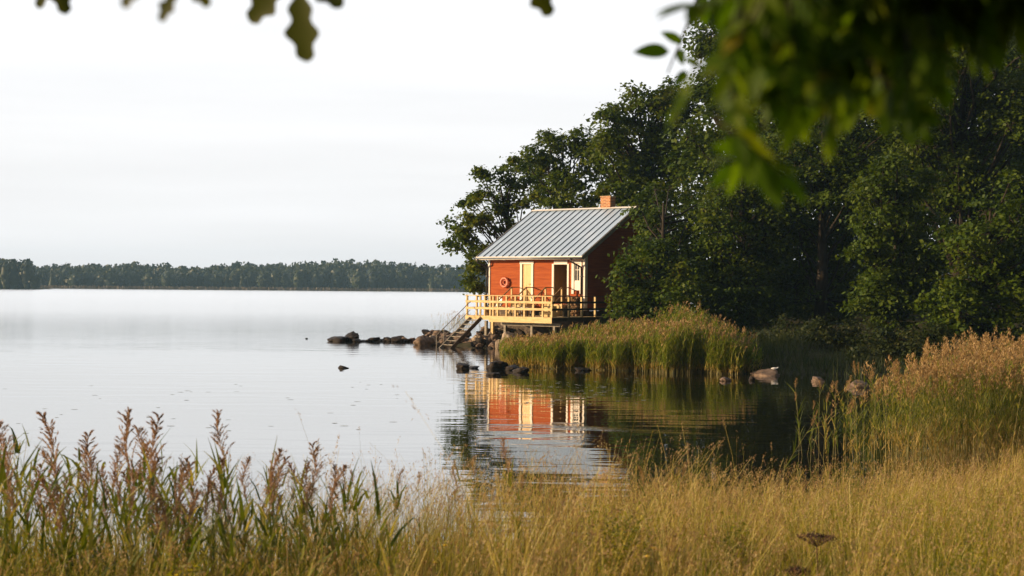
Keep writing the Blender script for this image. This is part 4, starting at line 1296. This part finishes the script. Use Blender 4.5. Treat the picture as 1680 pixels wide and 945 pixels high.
# -- single reeds: plant > stem, foliage, plume
def plume_mesh(seed, m, L=0.30, n_br=44, per=20, side=0.5):
    rs = np.random.default_rng(seed)
    nb = NB()
    t = np.linspace(0, 1, n_br)
    P0 = np.stack([0.34 * L * side * t ** 2, 0.05 * L * np.sin(t * 5 + seed), L * t * (1 - 0.10 * abs(side) * t)], 1)
    a = rs.uniform(0, 2 * PI, n_br)
    ln = L * (0.36 * (1 - t) ** 0.6 * np.minimum(1, 0.45 + 3 * t) + 0.08) * rs.uniform(0.6, 1.2, n_br)
    lean = np.stack([np.cos(a) * 0.55 + side * 0.36, np.sin(a) * 0.55], 1) * ln[:, None]
    V, Q, P = ribbons(P0, ln * 1.0, lean, np.full(n_br, 0.0020), 4, droop=ln * 0.22, wmin=0.5, power=1.3)
    nb.add(V, Q, 0)
    idx = np.repeat(np.arange(n_br), per)
    s = rs.random(len(idx)) ** 0.8 * 4
    i0 = np.minimum(s.astype(int), 3)
    f = (s - i0)[:, None]
    p = P[idx, i0] * (1 - f) + P[idx, i0 + 1] * f
    ax = P[idx, i0 + 1] - P[idx, i0]
    ax /= np.maximum(np.linalg.norm(ax, axis=1, keepdims=True), 1e-6)
    ax = ax + rs.normal(0, 0.22, ax.shape)
    ax /= np.linalg.norm(ax, axis=1, keepdims=True)
    nr = np.cross(ax, rs.normal(size=ax.shape)); nr /= np.maximum(np.linalg.norm(nr, axis=1, keepdims=True), 1e-6)
    sz = (rs.uniform(0.008, 0.017, len(idx)) * L / 0.40)[:, None]
    p = p + nr * 0.003
    V = np.stack([p - ax * sz, p + nr * sz * 0.20, p + ax * sz, p - nr * sz * 0.20], 1).reshape(-1, 3)
    nb.add(V, np.arange(len(V)).reshape(-1, 4), 0)
    return nb.mesh('plume', [m])


def reed_proto(seed, h, plume_m, L, side, leaf_n=7, lw=0.022, ll=0.42):
    rs = np.random.default_rng(seed)
    t = thing('reed_plant', 'tall feathery reed plant', 'reed')
    lx = rs.uniform(0.02, 0.12) * h
    mb = MB()
    ts = np.linspace(0, 1, 6)
    mb.tube([(lx * s ** 1.8, 0, h * s) for s in ts], [0.0038, 0.0036, 0.0032, 0.0027, 0.0022, 0.0017], 5)
    mb.build('stem', M['reed_stem'], t)
    nb = NB()
    tt = rs.uniform(0.30, 0.97, leaf_n)
    B = np.stack([lx * tt ** 1.8, 0 * tt, h * tt], 1)
    a = rs.uniform(0, 2 * PI, leaf_n)
    ln = ll * rs.uniform(0.6, 1.25, leaf_n)
    V, Q, _ = ribbons(B, ln * rs.uniform(0.55, 1.0, leaf_n), np.stack([np.cos(a), np.sin(a)], 1) * (ln * rs.uniform(0.25, 0.7, leaf_n))[:, None], lw * rs.uniform(0.7, 1.25, leaf_n), 8,
                      ang=a + PI / 2 + rs.normal(0, .5, leaf_n), droop=ln * rs.uniform(0, 0.55, leaf_n), power=1.2, wpow=0.55)
    nb.add(V, Q)
    link('foliage', nb.mesh('foliage', [M['reed_leaf']]), t)
    link('plume', plume_mesh(seed + 1, plume_m, L, side=side), t, (lx, 0, h))
    return t


protos = [reed_proto(300 + 10 * i, 1.0, M['plume'], L, sd, ln, lw) for i, (L, sd, ln, lw) in enumerate(((0.50, 0.35, 6, 0.023), (0.42, -0.5, 7, 0.026), (0.46, 0.6, 6, 0.021), (0.36, 0.2, 8, 0.024), (0.52, -0.25, 5, 0.020), (0.36, 0.8, 6, 0.023)))]
used = set()
protos_gold = [reed_proto(500 + 10 * i, 1.0, M['plume_gold'], L, sd, ln, lw, 0.34) for i, (L, sd, ln, lw) in enumerate(((0.17, 0.5, 9, 0.012), (0.15, -0.4, 10, 0.013), (0.19, 0.7, 9, 0.011), (0.14, 0.2, 11, 0.012)))]


def put_reed(px, py_top, Y, label, group, pi=None, gold=False):
    i = pi if pi is not None else random.randrange(len(protos))
    P_ = protos_gold if gold else protos
    src = P_[i]
    key = (gold, i)
    if key in used:
        o = copy_tree(src)
    else:
        used.add(key); o = src
    L = 0.9 * 0.33
    top = at(px, py_top, Y)
    gz = max(float(ground_z(top[0], top[1])), -0.1)
    tot = max(top[2] - gz, 0.5)
    # scale so that stem + plume reaches the wanted height
    pl = src.children[[c.name.split('.')[0] for c in src.children].index('plume')]
    full = pl.location.z + max(v.co.z for v in pl.data.vertices)
    sc = tot / full
    o.location = (top[0], top[1], gz - 0.02)
    sxy = min(max(sc, 0.7), 1.25)
    o.scale = (sxy, sxy, sc)
    o.rotation_euler = (random.gauss(0, 0.06), random.gauss(0.03, 0.07), random.uniform(0, 6.28))
    tag(o, label, 'reed', group)
    return o


put_reed(380, 668, 9.6, 'slender lone reed standing clear, plume on a thin straight stem above the water', None, 3)
put_reed(270, 668, 9.3, 'tall reed with one drooping purple brown plume right of the left cluster', None, 0)
put_reed(204, 660, 9.2, 'tallest reed of the left cluster, with the fullest purple plume', None, 4)
put_reed(120, 668, 9.8, 'reed with a narrow spiky plume at the left of the tall cluster', None, 2)
put_reed(30, 674, 9.0, 'reed with dark plume and broad leaves at the left edge', None, 1)
put_reed(492, 712, 10.2, 'reed with a pointed plume standing furthest right of the left group', None, 0)
put_reed(860, 712, 12.5, 'lone dark brown reed plume in front of the cabin reflection', None, 3)
rr = random.Random(3)
grp = 'purple plumed reeds in the left foreground'
lab = 'purple brown plumed reed in the crowded left foreground'
for px, py in ((6, 690), (48, 740), (66, 760), (100, 745), (128, 728), (150, 722), (165, 745), (180, 716), (196, 700), (214, 690), (222, 735), (235, 760), (247, 752), (262, 720), (280, 735), (300, 765), (312, 752), (345, 735), (350, 780),
               (404, 742), (420, 738), (436, 732), (445, 760), (470, 745), (500, 740), (516, 752), (530, 752), (352, 800), (110, 770), (90, 790), (140, 770), (190, 760), (205, 770), (170, 790), (75, 800), (30, 780), (15, 740), (230, 790), (265, 790), (290, 800), (425, 775), (440, 790), (480, 790)):
    put_reed(px + rr.uniform(-4, 4), py + rr.uniform(-6, 6), rr.uniform(8.6, 10.8), lab, grp)
grp2 = 'thin brown reeds in the middle foreground'
for px, py in ((590, 760), (606, 770), (640, 765), (690, 770), (780, 745), (768, 760), (800, 742), (850, 770), (900, 765), (915, 770), (720, 790), (555, 770), (1085, 745), (1070, 760)):
    put_reed(px, py, rr.uniform(11, 13.5), 'thin brown plumed reed in the dry grass of the middle foreground', grp2, rr.randrange(4), True)
grp3 = 'sunlit reeds in the open clump at the right'
for px, py in ((1312, 618), (1318, 640), (1330, 655), (1345, 622), (1352, 640), (1366, 622), (1378, 668), (1388, 612), (1395, 660), (1402, 590), (1418, 592), (1425, 625), (1440, 600), (1448, 602), (1455, 620), (1465, 590), (1472, 612), (1482, 625), (1490, 600), (1500, 610), (1512, 620), (1335, 690), (1360, 680), (1410, 650), (1432, 645), (1460, 640), (1476, 650), (1495, 640), (1520, 600), (1324, 668)):
    put_reed(px, py, rr.uniform(24.8, 27.5), 'sunlit reed with golden plume in the open clump left of the dense right reeds', grp3, rr.randrange(4), True)
o = put_reed(1268, 660, 22.2, 'leafy reed leaning right at the left end of the sunlit clump', None, 1, True)
o.rotation_euler = (0.0, 0.45, 0.0)

# -- dry foreground grass
def plot(n, x0, x1, y0, y1):
    x, y = RNG.uniform(x0, x1, n), RNG.uniform(y0, y1, n)
    d = shore_dist(x, y)
    k = (d > -0.4) & in_view(x, y, 0.40)
    return x[k], y[k]


def grass_h(x, y):
    """how tall the sward stands so that its top follows the photo's"""
    px = 840 + x / y * F
    base = np.interp(px, [0, 300, 560, 700, 840, 1000, 1150, 1300, 1500, 1680], [0.84, 0.88, 1.04, 1.12, 1.08, 1.00, 0.88, 0.74, 0.72, 0.74])
    return base


tx, ty = plot(5200, -9, 12, 6.5, 24.5)
cnt = RNG.integers(6, 26, len(tx))
ti = np.repeat(np.arange(len(tx)), cnt)
a0, q0 = RNG.uniform(0, 2 * PI, len(ti)), np.abs(RNG.normal(0, 0.055, len(ti)))
x = tx[ti] + q0 * np.cos(a0); y = ty[ti] + q0 * np.sin(a0)
out_ = np.stack([np.cos(a0), np.sin(a0)], 1) * (q0 / 0.055)[:, None]
x2, y2 = plot(30000, -9, 12, 6.5, 24.5)
x, y = np.concatenate([x, x2]), np.concatenate([y, y2])
tl = np.concatenate([RNG.normal(0, 0.10, (len(tx), 2))[ti] + out_ * 0.09, RNG.normal(0, 0.12, (len(x2), 2))])
th = np.concatenate([RNG.uniform(0.50, 1.20, len(tx))[ti], np.full(len(x2), 0.85)])
tk = np.concatenate([RNG.random(len(tx))[ti], RNG.random(len(x2))])
px = 840 + x / y * F
k = RNG.random(len(x)) < np.interp(px, [0, 350, 560, 800, 1100, 1680], [0.34, 0.44, 0.66, 0.72, 0.95, 1.0]) * np.interp(y, [6.5, 9, 14, 26], [1.0, 1.0, 0.8, 0.7])
x, y, tl, th, tk = x[k], y[k], tl[k], th[k], tk[k]
n = len(x)
patch = 0.5 + 0.5 * np.sin(x * 1.3 + 1.3 * np.sin(y * 0.8)) * np.sin(y * 1.1 + np.sin(x * 0.7))
h = grass_h(x, y) * th * (0.55 + 0.5 * RNG.random(n) ** 0.7) * (0.82 + 0.3 * patch)
h *= np.where(RNG.random(n) < 0.045, RNG.uniform(1.15, 1.55, n), 1.0)
B = base_pts(x, y)
lean = (tl + RNG.normal(0, 0.07, (n, 2)) + np.array([0.06, 0.0])) * h[:, None] * 1.5
V, Q, P = ribbons(B, h, lean, RNG.uniform(0.003, 0.0068, n), 4, wmin=0.4, power=2.0, droop=h * RNG.uniform(0, 0.12, n))
zone = np.sin(x * 0.9 + 2.1 * np.sin(y * 0.45 + 1.0)) * np.cos(y * 0.8 - 0.5 * x)
u_ = tk + 0.22 * zone
mi_ = np.where(u_ < 0.07, 2, np.where(u_ > 0.80, 3, 0))
nb = NB(); nb.add(V, Q, np.repeat(mi_, 4))
k = RNG.random(n) < 0.62
tip, tang = P[k, -1], P[k, -1] - P[k, -2]
tang /= np.linalg.norm(tang, axis=1, keepdims=True)
m = len(tip)
per = 11
idx = np.repeat(np.arange(m), per)
t = RNG.random(len(idx))
L_ = RNG.uniform(0.07, 0.20, m)[idx]
spread = RNG.uniform(0.06, 0.35, m)[idx]
off = RNG.normal(size=(len(idx), 3)) * (L_ * spread * np.sin(t * PI * 0.85 + 0.3))[:, None] * 0.5
p = tip[idx] + tang[idx] * (L_ * (t - 0.5))[:, None] + off
p[:, 2] -= 0.25 * L_ * t ** 2
ax = tang[idx] + RNG.normal(0, .3, (len(idx), 3)); ax /= np.linalg.norm(ax, axis=1, keepdims=True)
nr = np.cross(ax, RNG.normal(size=ax.shape)); nr /= np.maximum(np.linalg.norm(nr, axis=1, keepdims=True), 1e-6)
s = RNG.uniform(0.005, 0.012, len(idx))[:, None]
V = np.stack([p - ax * s, p + nr * s * 0.3, p + ax * s, p - nr * s * 0.3], 1).reshape(-1, 3)
nb.add(V, np.arange(len(V)).reshape(-1, 4), np.where(mi_[k][idx] == 2, 4, 1))
o = link('dry_grass', nb.mesh('dry_grass', [M['straw'], M['seed'], M['brown_stalk'], M['grass'], M['brown_seed']]))
tag(o, 'dense pale golden dry grass with seed heads across the foreground bank', 'grass', kind='stuff')
print('dry stems', n, 'heads', m)

# -- green blades among it
x, y = plot(64000, -9, 12, 6.5, 24.0)
px = 840 + x / y * F
cl = np.sin(x * 1.7 + np.sin(y * 1.3) * 1.4) * np.sin(y * 1.5 + x * 0.6)
k = RNG.random(len(x)) < np.interp(px, [0, 300, 560, 800, 1100, 1680], [0.95, 0.80, 0.70, 0.72, 0.85, 0.95]) * np.interp(cl, [-0.6, 0.6], [0.45, 1.0])
x, y = x[k], y[k]
n = len(x)
px = 840 + x / y * F
h = np.interp(px, [0, 400, 700, 1680], [0.85, 0.72, 0.62, 0.64]) * RNG.uniform(0.4, 1.1, n)
B = base_pts(x, y)
a = RNG.uniform(0, 2 * PI, n)
lean = np.stack([np.cos(a), np.sin(a)], 1) * (h * RNG.uniform(0.08, 0.5, n))[:, None]
V, Q, _ = ribbons(B, h, lean, np.interp(px, [0, 400, 700], [0.011, 0.009, 0.0078]) * RNG.uniform(0.6, 1.5, n), 5, ang=a + PI / 2 + RNG.normal(0, .5, n), droop=h * RNG.uniform(0, 0.35, n), power=1.8, wpow=0.6)
o = link('green_grass', np_mesh('green_grass', V, Q, M['grass']))
tag(o, 'long green grass blades growing low among the dry foreground grass', 'grass', kind='stuff')

# -- leafy reed stems without plumes at the left (broad leaves)
nb = NB()
x, y = RNG.uniform(-4.6, -0.6, 900), RNG.uniform(8.2, 11.5, 900)
px = 840 + x / y * F
k = RNG.random(900) < np.interp(px, [-50, 250, 560, 760], [0.60, 0.45, 0.24, 0.05])
x, y, px = x[k], y[k], px[k]
topz = np.array([at(p, q, Y)[2] for p, q, Y in zip(px, np.interp(px, [0, 100, 300, 560, 800], [735, 770, 775, 805, 830]) + RNG.uniform(-25, 70, len(px)), y)])
B = base_pts(x, y)
hh = np.clip(topz - B[:, 2], 0.3, 2.0)
reed_mass(nb, B, hh, False, 7, 0.0, 4, 0.46, 0.020, 0.006, (0.1, 0.0), 0.2, 0.02, 0.3)
o = link('leafy_reeds', nb.mesh('leafy_reeds', [M['reed_stem'], M['reed_leaf'], M['reed_base'], M['plume']]))
tag(o, 'broad green reed leaves filling the lower left foreground', 'reeds', kind='stuff')

# -- grass on the shaded far bank and round the cabin
x, y, d = inside(60000, -3, 24, 50, 74, -0.3, 9)
k = (shore_dist(x, y) < 9)
x, y = x[k], y[k]
loc = np.stack([x - CO.x, y - CO.y], 1)
lu, lv = loc @ np.array([U.x, U.y]), loc @ np.array([VV.x, VV.y])
k = ~((lu > -6.5) & (lu < 0.9) & (lv > -3.8)) & (x > 0.8)
x, y = x[k], y[k]
n = len(x)
h = RNG.uniform(0.25, 0.7, n) * (0.8 + 0.4 * np.sin(x * 0.9) * np.sin(y * 0.7 + 1))
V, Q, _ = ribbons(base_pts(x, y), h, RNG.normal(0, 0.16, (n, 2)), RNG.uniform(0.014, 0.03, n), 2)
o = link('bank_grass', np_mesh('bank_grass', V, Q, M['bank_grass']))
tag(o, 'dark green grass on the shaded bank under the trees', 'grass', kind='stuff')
# a few wisps of dry grass standing behind the stairs
nb = NB()
p0 = at(742, 545, 74); p1 = at(770, 540, 75)
n = 120
s = RNG.random(n)[:, None]
B = p0 * (1 - s) + p1 * s + RNG.normal(0, .5, (n, 3)) * np.array([1, 1, 0.15])
reed_mass(nb, B, RNG.uniform(0.4, 0.95, n), False, 4, 0.5, 8, 0.3, 0.014, 0.008, (0.1, 0), 0.15, 0.03, 0.3)
o = link('wispy_grass', nb.mesh('wispy_grass', [M['reed_stem'], M['reed_leaf'], M['straw'], M['seed']]))
tag(o, 'thin wisps of tall grass on the rocks behind the water stairs', 'grass', kind='stuff')


# ------------------------------------------------------------------ herbs and flowers of the near bank
def herb(px, py, Y, w, h, label, m, n=2600, leaf=0.022):
    top = at(px, py, Y)
    gz = float(ground_z(top[0], top[1]))
    hh = max(top[2] - gz, 0.3)
    t = thing('herb_clump', label, 'plant', (top[0], top[1], gz))
    b = MB()
    nb = NB()
    st = []
    for k in range(16):
        a, q = random.uniform(0, 2 * PI), random.uniform(0, w)
        e = (q * math.cos(a), q * math.sin(a), hh * random.uniform(0.6, 1.0))
        b.tube([(e[0] * 0.3, e[1] * 0.3, 0), (e[0] * 0.6, e[1] * 0.6, e[2] * 0.5), e], [0.004, 0.003, 0.0015], 5)
        st.append(e)
    b.build('stem', M['reed_stem'], t)
    S = np.array(st)
    idx = RNG.integers(0, len(S), n)
    tt = RNG.uniform(0.25, 1.02, n)
    P = S[idx] * np.stack([0.3 + 0.7 * tt, 0.3 + 0.7 * tt, tt], 1) + RNG.normal(0, 0.05, (n, 3))
    V, Q = leaves(P, RNG.uniform(0.6, 1.5, n) * leaf, RNG.normal(size=(n, 3)) + np.array([0, 0, .6]), 0.3)
    nb.add(V, Q)
    link('foliage', nb.mesh('foliage', [m]), t)


herb(1020, 835, 9.0, 0.26, 1, 'soft bright green feathery herb clump low in the centre right foreground', M['grass'], 5200, 0.028)
herb(1215, 850, 9.2, 0.2, 1, 'yellow green feathery herb clump left of the dry brown umbel', M['grass'], 2600, 0.026)
herb(1590, 900, 8.6, 0.2, 1, 'yellow green herb clump low in the right foreground corner', M['grass'], 2200, 0.026)
herb(140, 880, 8.6, 0.22, 1, 'withered brown green herb clump among the left reeds', M['leaf_shrub'], 2200, 0.022)
herb(300, 915, 8.4, 0.14, 1, 'small leafy herb at the bottom edge under the left reeds', M['grass'], 700, 0.05)


def flower(px, py, Y, label):
    p = at(px, py, Y)
    gz = float(ground_z(p[0], p[1]))
    t = thing('yellow_flower', label, 'flower', (p[0], p[1], gz))
    h = p[2] - gz
    b = MB(); b.tube([(0.01, 0, 0), (0, 0.01, h * 0.5), (0, 0, h)], [0.002, 0.002, 0.0015], 5); b.build('stem', M['reed_stem'], t)
    b = MB()
    for k in range(7):
        a = 2 * PI * k / 7
        c, s = math.cos(a), math.sin(a)
        b.add([(0, 0, h), (c * .012 - s * .006, s * .012 + c * .006, h + .008), (c * .020, s * .020, h + .006), (c * .012 + s * .006, s * .012 - c * .006, h + .008)], [(0, 1, 2, 3)])
    b.lathe((0, 0, h - 0.004), [(0.003, 0), (0.008, 0.006), (0.006, 0.014), (0.001, 0.017)], 8)
    b.build('petals', M['yellow'], t)


flower(268, 848, 8.8, 'yellow flower among the green leaves of the left reeds')
flower(730, 896, 8.6, 'yellow flower low in the dry grass left of centre, upper of two')
flower(714, 924, 8.4, 'yellow flower lowest in the dry grass left of centre')
flower(1072, 900, 8.5, 'yellow flower beside the bright green herb clump')
flower(1062, 914, 8.4, 'smaller yellow flower just below the one at the green herb clump')


def umbel(px, py, Y, r, label):
    p = at(px, py, Y)
    gz = float(ground_z(p[0], p[1]))
    t = thing('dry_umbel', label, 'plant', (p[0], p[1], gz), 0, None)
    h = p[2] - gz
    b = MB(); b.tube([(0.02, 0.01, 0), (0.01, 0, h * 0.6), (0, 0, h - 0.07)], [0.005, 0.004, 0.003], 6)
    tips = []
    for k in range(46):
        a, q = k * 2.39996 + random.uniform(-.2, .2), r * math.sqrt((k + 0.5) / 46)
        e = (q * math.cos(a), q * math.sin(a), h - 0.2 * q * q / r + random.uniform(-.006, .006))
        if k % 2 == 0: b.tube([(0, 0, h - 0.07), e], 0.0015, 4)
        tips.append(e)
    b.build('stem', M['umbel'], t)
    P = np.repeat(np.array(tips), 10, 0) + RNG.normal(0, 0.012, (460, 3)) * np.array([1, 1, .5])
    V, Q = leaves(P, np.full(460, 0.013), RNG.normal(size=(460, 3)), 0.8)
    link('seed_head', np_mesh('seed_head', V, Q, M['umbel']), t)


umbel(1340, 878, 8.6, 0.115, 'large flat dark brown umbel standing in the golden grass at right')
umbel(1308, 934, 8.2, 0.06, 'smaller dark brown umbel below the large flat one')

# ------------------------------------------------------------------ drift of small floating leaves in the bay
n = 170
px, py = RNG.normal(930, 75, n), RNG.normal(640, 13, n)
px[120:] = RNG.uniform(0, 700, 50); py[120:] = RNG.uniform(625, 720, 50)
V, Q = [], []
for i in range(n):
    Y = wy(py[i], px[i]); X = (px[i] - 840) / F * Y
    if shore_dist(np.array([X]), np.array([Y]))[0] > -0.5: continue
    r1, r2 = RNG.uniform(0.03, 0.10), RNG.uniform(0.03, 0.07)
    c = len(V)
    V += [(X + r1 * math.cos(a), Y + r2 * math.sin(a), 0.006) for a in np.linspace(0, 2 * PI, 9)[:-1]]
    Q += [(c, c + 1, c + 2, c + 3), (c, c + 3, c + 4, c + 7), (c + 4, c + 5, c + 6, c + 7)]
o = link('floating_leaves', np_mesh('floating_leaves', V, np.array(Q), M['lily']))
tag(o, 'scatter of small pale leaves floating on the dark bay', 'leaves', kind='stuff')

# ------------------------------------------------------------------ the tree over the photographer: trunk behind, boughs hanging into view
tz = float(ground_z(3.4, -1.5))
ot = thing('overhanging_tree', 'out of focus tree branches with green leaves hanging into the top of the view', 'tree', (3.4, -1.5, tz))
b = MB()
b.tube([(3.4, -1.5, tz - 0.2), (3.3, -1.4, tz + 1.5), (3.1, -1.2, tz + 3.2), (2.9, -1.0, tz + 5.5)], [0.30, 0.24, 0.2, 0.12], 12)
b.build('trunk', M['bark'], ot, (3.4, -1.5, tz))
LIMB = [[(3.1, -1.2, 4.6), (2.4, 0.2, 4.5), (1.4, 1.2, 4.0), (0.55, 1.75, 3.78)], [(3.1, -1.2, 4.8), (2.4, 0.5, 4.4), (1.6, 1.5, 4.0), (0.75, 1.85, 3.8)], [(2.9, -1.0, 5.4), (1.2, 0.8, 5.0), (-0.2, 2.0, 4.2), (-0.9, 2.5, 3.85)]]
for l in LIMB:
    b = MB(); b.tube(l, [0.07, 0.045, 0.025, 0.008], 8); b.build('limb', M['bark'], ot, (3.4, -1.5, tz))


def leaf_outline(kind):
    if kind == 'ash':
        t = np.linspace(0, 1, 7)
        w = 0.21 * np.sin(t ** 0.8 * PI) ** 0.8
        w[0] = 0.01; w[-1] = 0.0
        return t, w
    t = np.linspace(0, 1, 22)
    w = 0.25 * np.sin(np.clip(t ** 1.35 * 0.93 + 0.05, 0, 1) * PI) ** 0.7 * (0.80 + 0.22 * np.cos(t * 2 * PI * 2.8 + 2.0)) + 0.015
    w[0] = 0.015; w[-1] = 0.03
    return t, w


def add_leaf(nb, p, d, nrm, L, kind, curl=0.15):
    """a bent leaf blade, folded a little along its midrib"""
    t, w = leaf_outline(kind)
    d = np.asarray(d) / np.linalg.norm(d)
    s = np.cross(d, nrm); s /= max(np.linalg.norm(s), 1e-6)
    n_ = np.cross(s, d)
    mid = p + np.outer(t * L, d) - np.outer(curl * L * t ** 2, n_)
    lft = mid + np.outer(w * L, s) + np.outer(w * L * 0.25, n_)
    rgt = mid - np.outer(w * L, s) + np.outer(w * L * 0.25, n_)
    k = len(t)
    V = np.concatenate([lft, mid, rgt])
    i = np.arange(k - 1)
    nb.add(V, np.concatenate([np.stack([i, i + 1, k + i + 1, k + i], 1), np.stack([k + i, k + i + 1, 2 * k + i + 1, 2 * k + i], 1)]))


rs = np.random.default_rng(77)


def pinnate(nb, tb, p, d, L):
    """a drooping compound leaf: stalk with paired leaflets"""
    d = np.asarray(d, float); d /= np.linalg.norm(d)
    q = [p + d * L * s + np.array([0, 0, -0.10 * L * s * s]) for s in np.linspace(0, 1, 5)]
    tb.tube(q, [0.0022, 0.002, 0.0016, 0.0013, 0.001], 4)
    nrm = rs.normal(size=3) * 0.5 + np.array([0, -0.4, 0.8])
    for s in (0.3, 0.5, 0.7, 0.88):
        c = p + d * L * s + np.array([0, 0, -0.10 * L * s * s])
        sd = np.cross(d, nrm); sd /= np.linalg.norm(sd)
        for sg in (-1, 1):
            add_leaf(nb, c, d * 0.75 + sd * sg * 0.8 + rs.normal(0, .12, 3) + np.array([0, 0, -0.3]), nrm + rs.normal(0, .3, 3), L * rs.uniform(0.42, 0.6), 'ash')
    add_leaf(nb, q[-1], d + np.array([0, 0, -.15]), nrm, L * 0.48, 'ash')


def bough(spec, n, Y0, Y1, Lr=(0.13, 0.21)):
    """spec: polyline of pixels the bough follows; compound leaves hang from it"""
    nb, tb = NB(), MB()
    pts = [at(px, py, Y) for px, py, Y in spec]
    tb.tube(pts, np.linspace(0.011, 0.003, len(pts)), 6)
    P = np.array(pts)
    for k in range(n):
        s = rs.random() * (len(P) - 1)
        i = min(int(s), len(P) - 2)
        p = P[i] * (1 - s + i) + P[i + 1] * (s - i)
        p = p + rs.normal(0, 0.035, 3)
        axis = P[i + 1] - P[i]; axis /= np.linalg.norm(axis)
        d = axis * 0.5 + rs.normal(0, 0.55, 3) + np.array([0, 0, -0.55])
        pinnate(nb, tb, p, d, rs.uniform(*Lr))
    tw = tb.build('bough', M['bark'], ot, (3.4, -1.5, tz))
    link('foliage', nb.mesh('foliage', [M['leaf_near']], (3.4, -1.5, tz)), tw)


for sp_, n_, lr_ in (([(1330, -330, 1.75), (1290, -180, 1.6), (1255, -60, 1.5), (1222, 70, 1.45)], 34, (0.055, 0.09)),
                     ([(1390, -330, 1.8), (1350, -180, 1.65), (1315, 0, 1.6), (1288, 130, 1.55)], 36, (0.055, 0.09)),
                     ([(1480, -330, 1.8), (1460, -180, 1.7), (1440, -20, 1.65), (1428, 105, 1.6)], 38, (0.055, 0.09)),
                     ([(1300, -260, 1.9), (1380, -170, 1.85), (1370, -90, 1.8), (1355, 0, 1.8)], 56, (0.08, 0.115)),
                     ([(1230, -260, 1.8), (1260, -170, 1.75), (1300, -100, 1.75), (1310, -20, 1.75)], 50, (0.08, 0.11)),
                     ([(1420, -260, 1.9), (1440, -170, 1.85), (1430, -90, 1.85), (1410, 10, 1.85)], 50, (0.08, 0.11)),
                     ([(1560, -330, 1.9), (1550, -200, 1.8), (1530, -120, 1.75), (1515, -60, 1.7)], 30, (0.08, 0.11)),
                     ([(1640, -330, 1.9), (1640, -200, 1.8), (1640, -130, 1.75), (1630, -80, 1.7)], 26, (0.08, 0.11)),
                     ([(1720, -260, 1.8), (1690, -180, 1.75), (1670, -130, 1.7), (1650, -100, 1.7)], 26, (0.08, 0.11))):
    bough(sp_, n_, 2, 2, lr_)


def twig(spec, leaves_, kind='oak', m='leaf_oaktwig'):
    """thin twig with single leaves given by pixel: (px0, py0, px1, py1, Y)"""
    nb, tb = NB(), MB()
    pts = [at(*s) for s in spec]
    tb.tube(pts, np.linspace(0.004, 0.0015, len(pts)), 5)
    for x0, y0, x1, y1, Y in leaves_:
        a, c = at(x0, y0, Y), at(x1, y1, Y + rs.uniform(-.03, .03))
        add_leaf(nb, a, c - a, np.array([rs.normal(0, .25), -1.0, 0.25]), np.linalg.norm(c - a), kind, 0.08)
    tw = tb.build('twig', M['bark'], ot, (3.4, -1.5, tz))
    link('foliage', nb.mesh('foliage', [M[m]], (3.4, -1.5, tz)), tw)


twig([(430, -120, 2.4), (470, -60, 2.4), (490, -15, 2.4)], [(492, -18, 500, 102, 2.4), (470, -40, 408, 36, 2.45), (500, -40, 560, 8, 2.4), (480, -60, 540, -10, 2.4)])
twig([(120, -120, 2.6), (90, -50, 2.6), (80, -30, 2.6)], [(85, -45, 62, 12, 2.6), (88, -45, 108, 20, 2.6)])
twig([(330, -120, 1.9), (300, -40, 1.9), (290, -12, 1.9)], [(292, -20, 262, 34, 1.9), (300, -40, 345, 10, 1.9), (240, -50, 200, 12, 1.7)])
twig([(840, -120, 2.5), (860, -60, 2.5), (866, -36, 2.5)], [(864, -44, 904, 26, 2.5)])
twig([(1180, -100, 2.7), (1150, -20, 2.7), (1120, 60, 2.7), (1095, 120, 2.7)], [(1150, -10, 1160, 44, 2.7), (1120, 70, 1085, 52, 2.7), (1115, 80, 1120, 106, 2.7), (1098, 84, 1040, 84, 2.7), (1125, 95, 1150, 110, 2.7), (1125, 115, 1108, 142, 2.7), (1150, -40, 1190, 10, 2.7)], 'ash', 'leaf_near')

# ------------------------------------------------------------------ the air over the lake
m, nt, out = mat('lake_haze')
pv = N(nt, 'ShaderNodeVolumePrincipled')
pv.inputs['Color'].default_value = (0.42, 0.72, 1.0, 1)
pv.inputs['Density'].default_value = 0.00023
pv.inputs['Anisotropy'].default_value = 0.0
nt.links.new(pv.outputs[0], out.inputs['Volume'])
b = MB(); b.box(-1320, 1320, -70, 1330, -3.0, 34.0)
o = b.build('haze', m)
tag(o, 'thin pale haze over the whole lake', 'haze', kind='stuff')
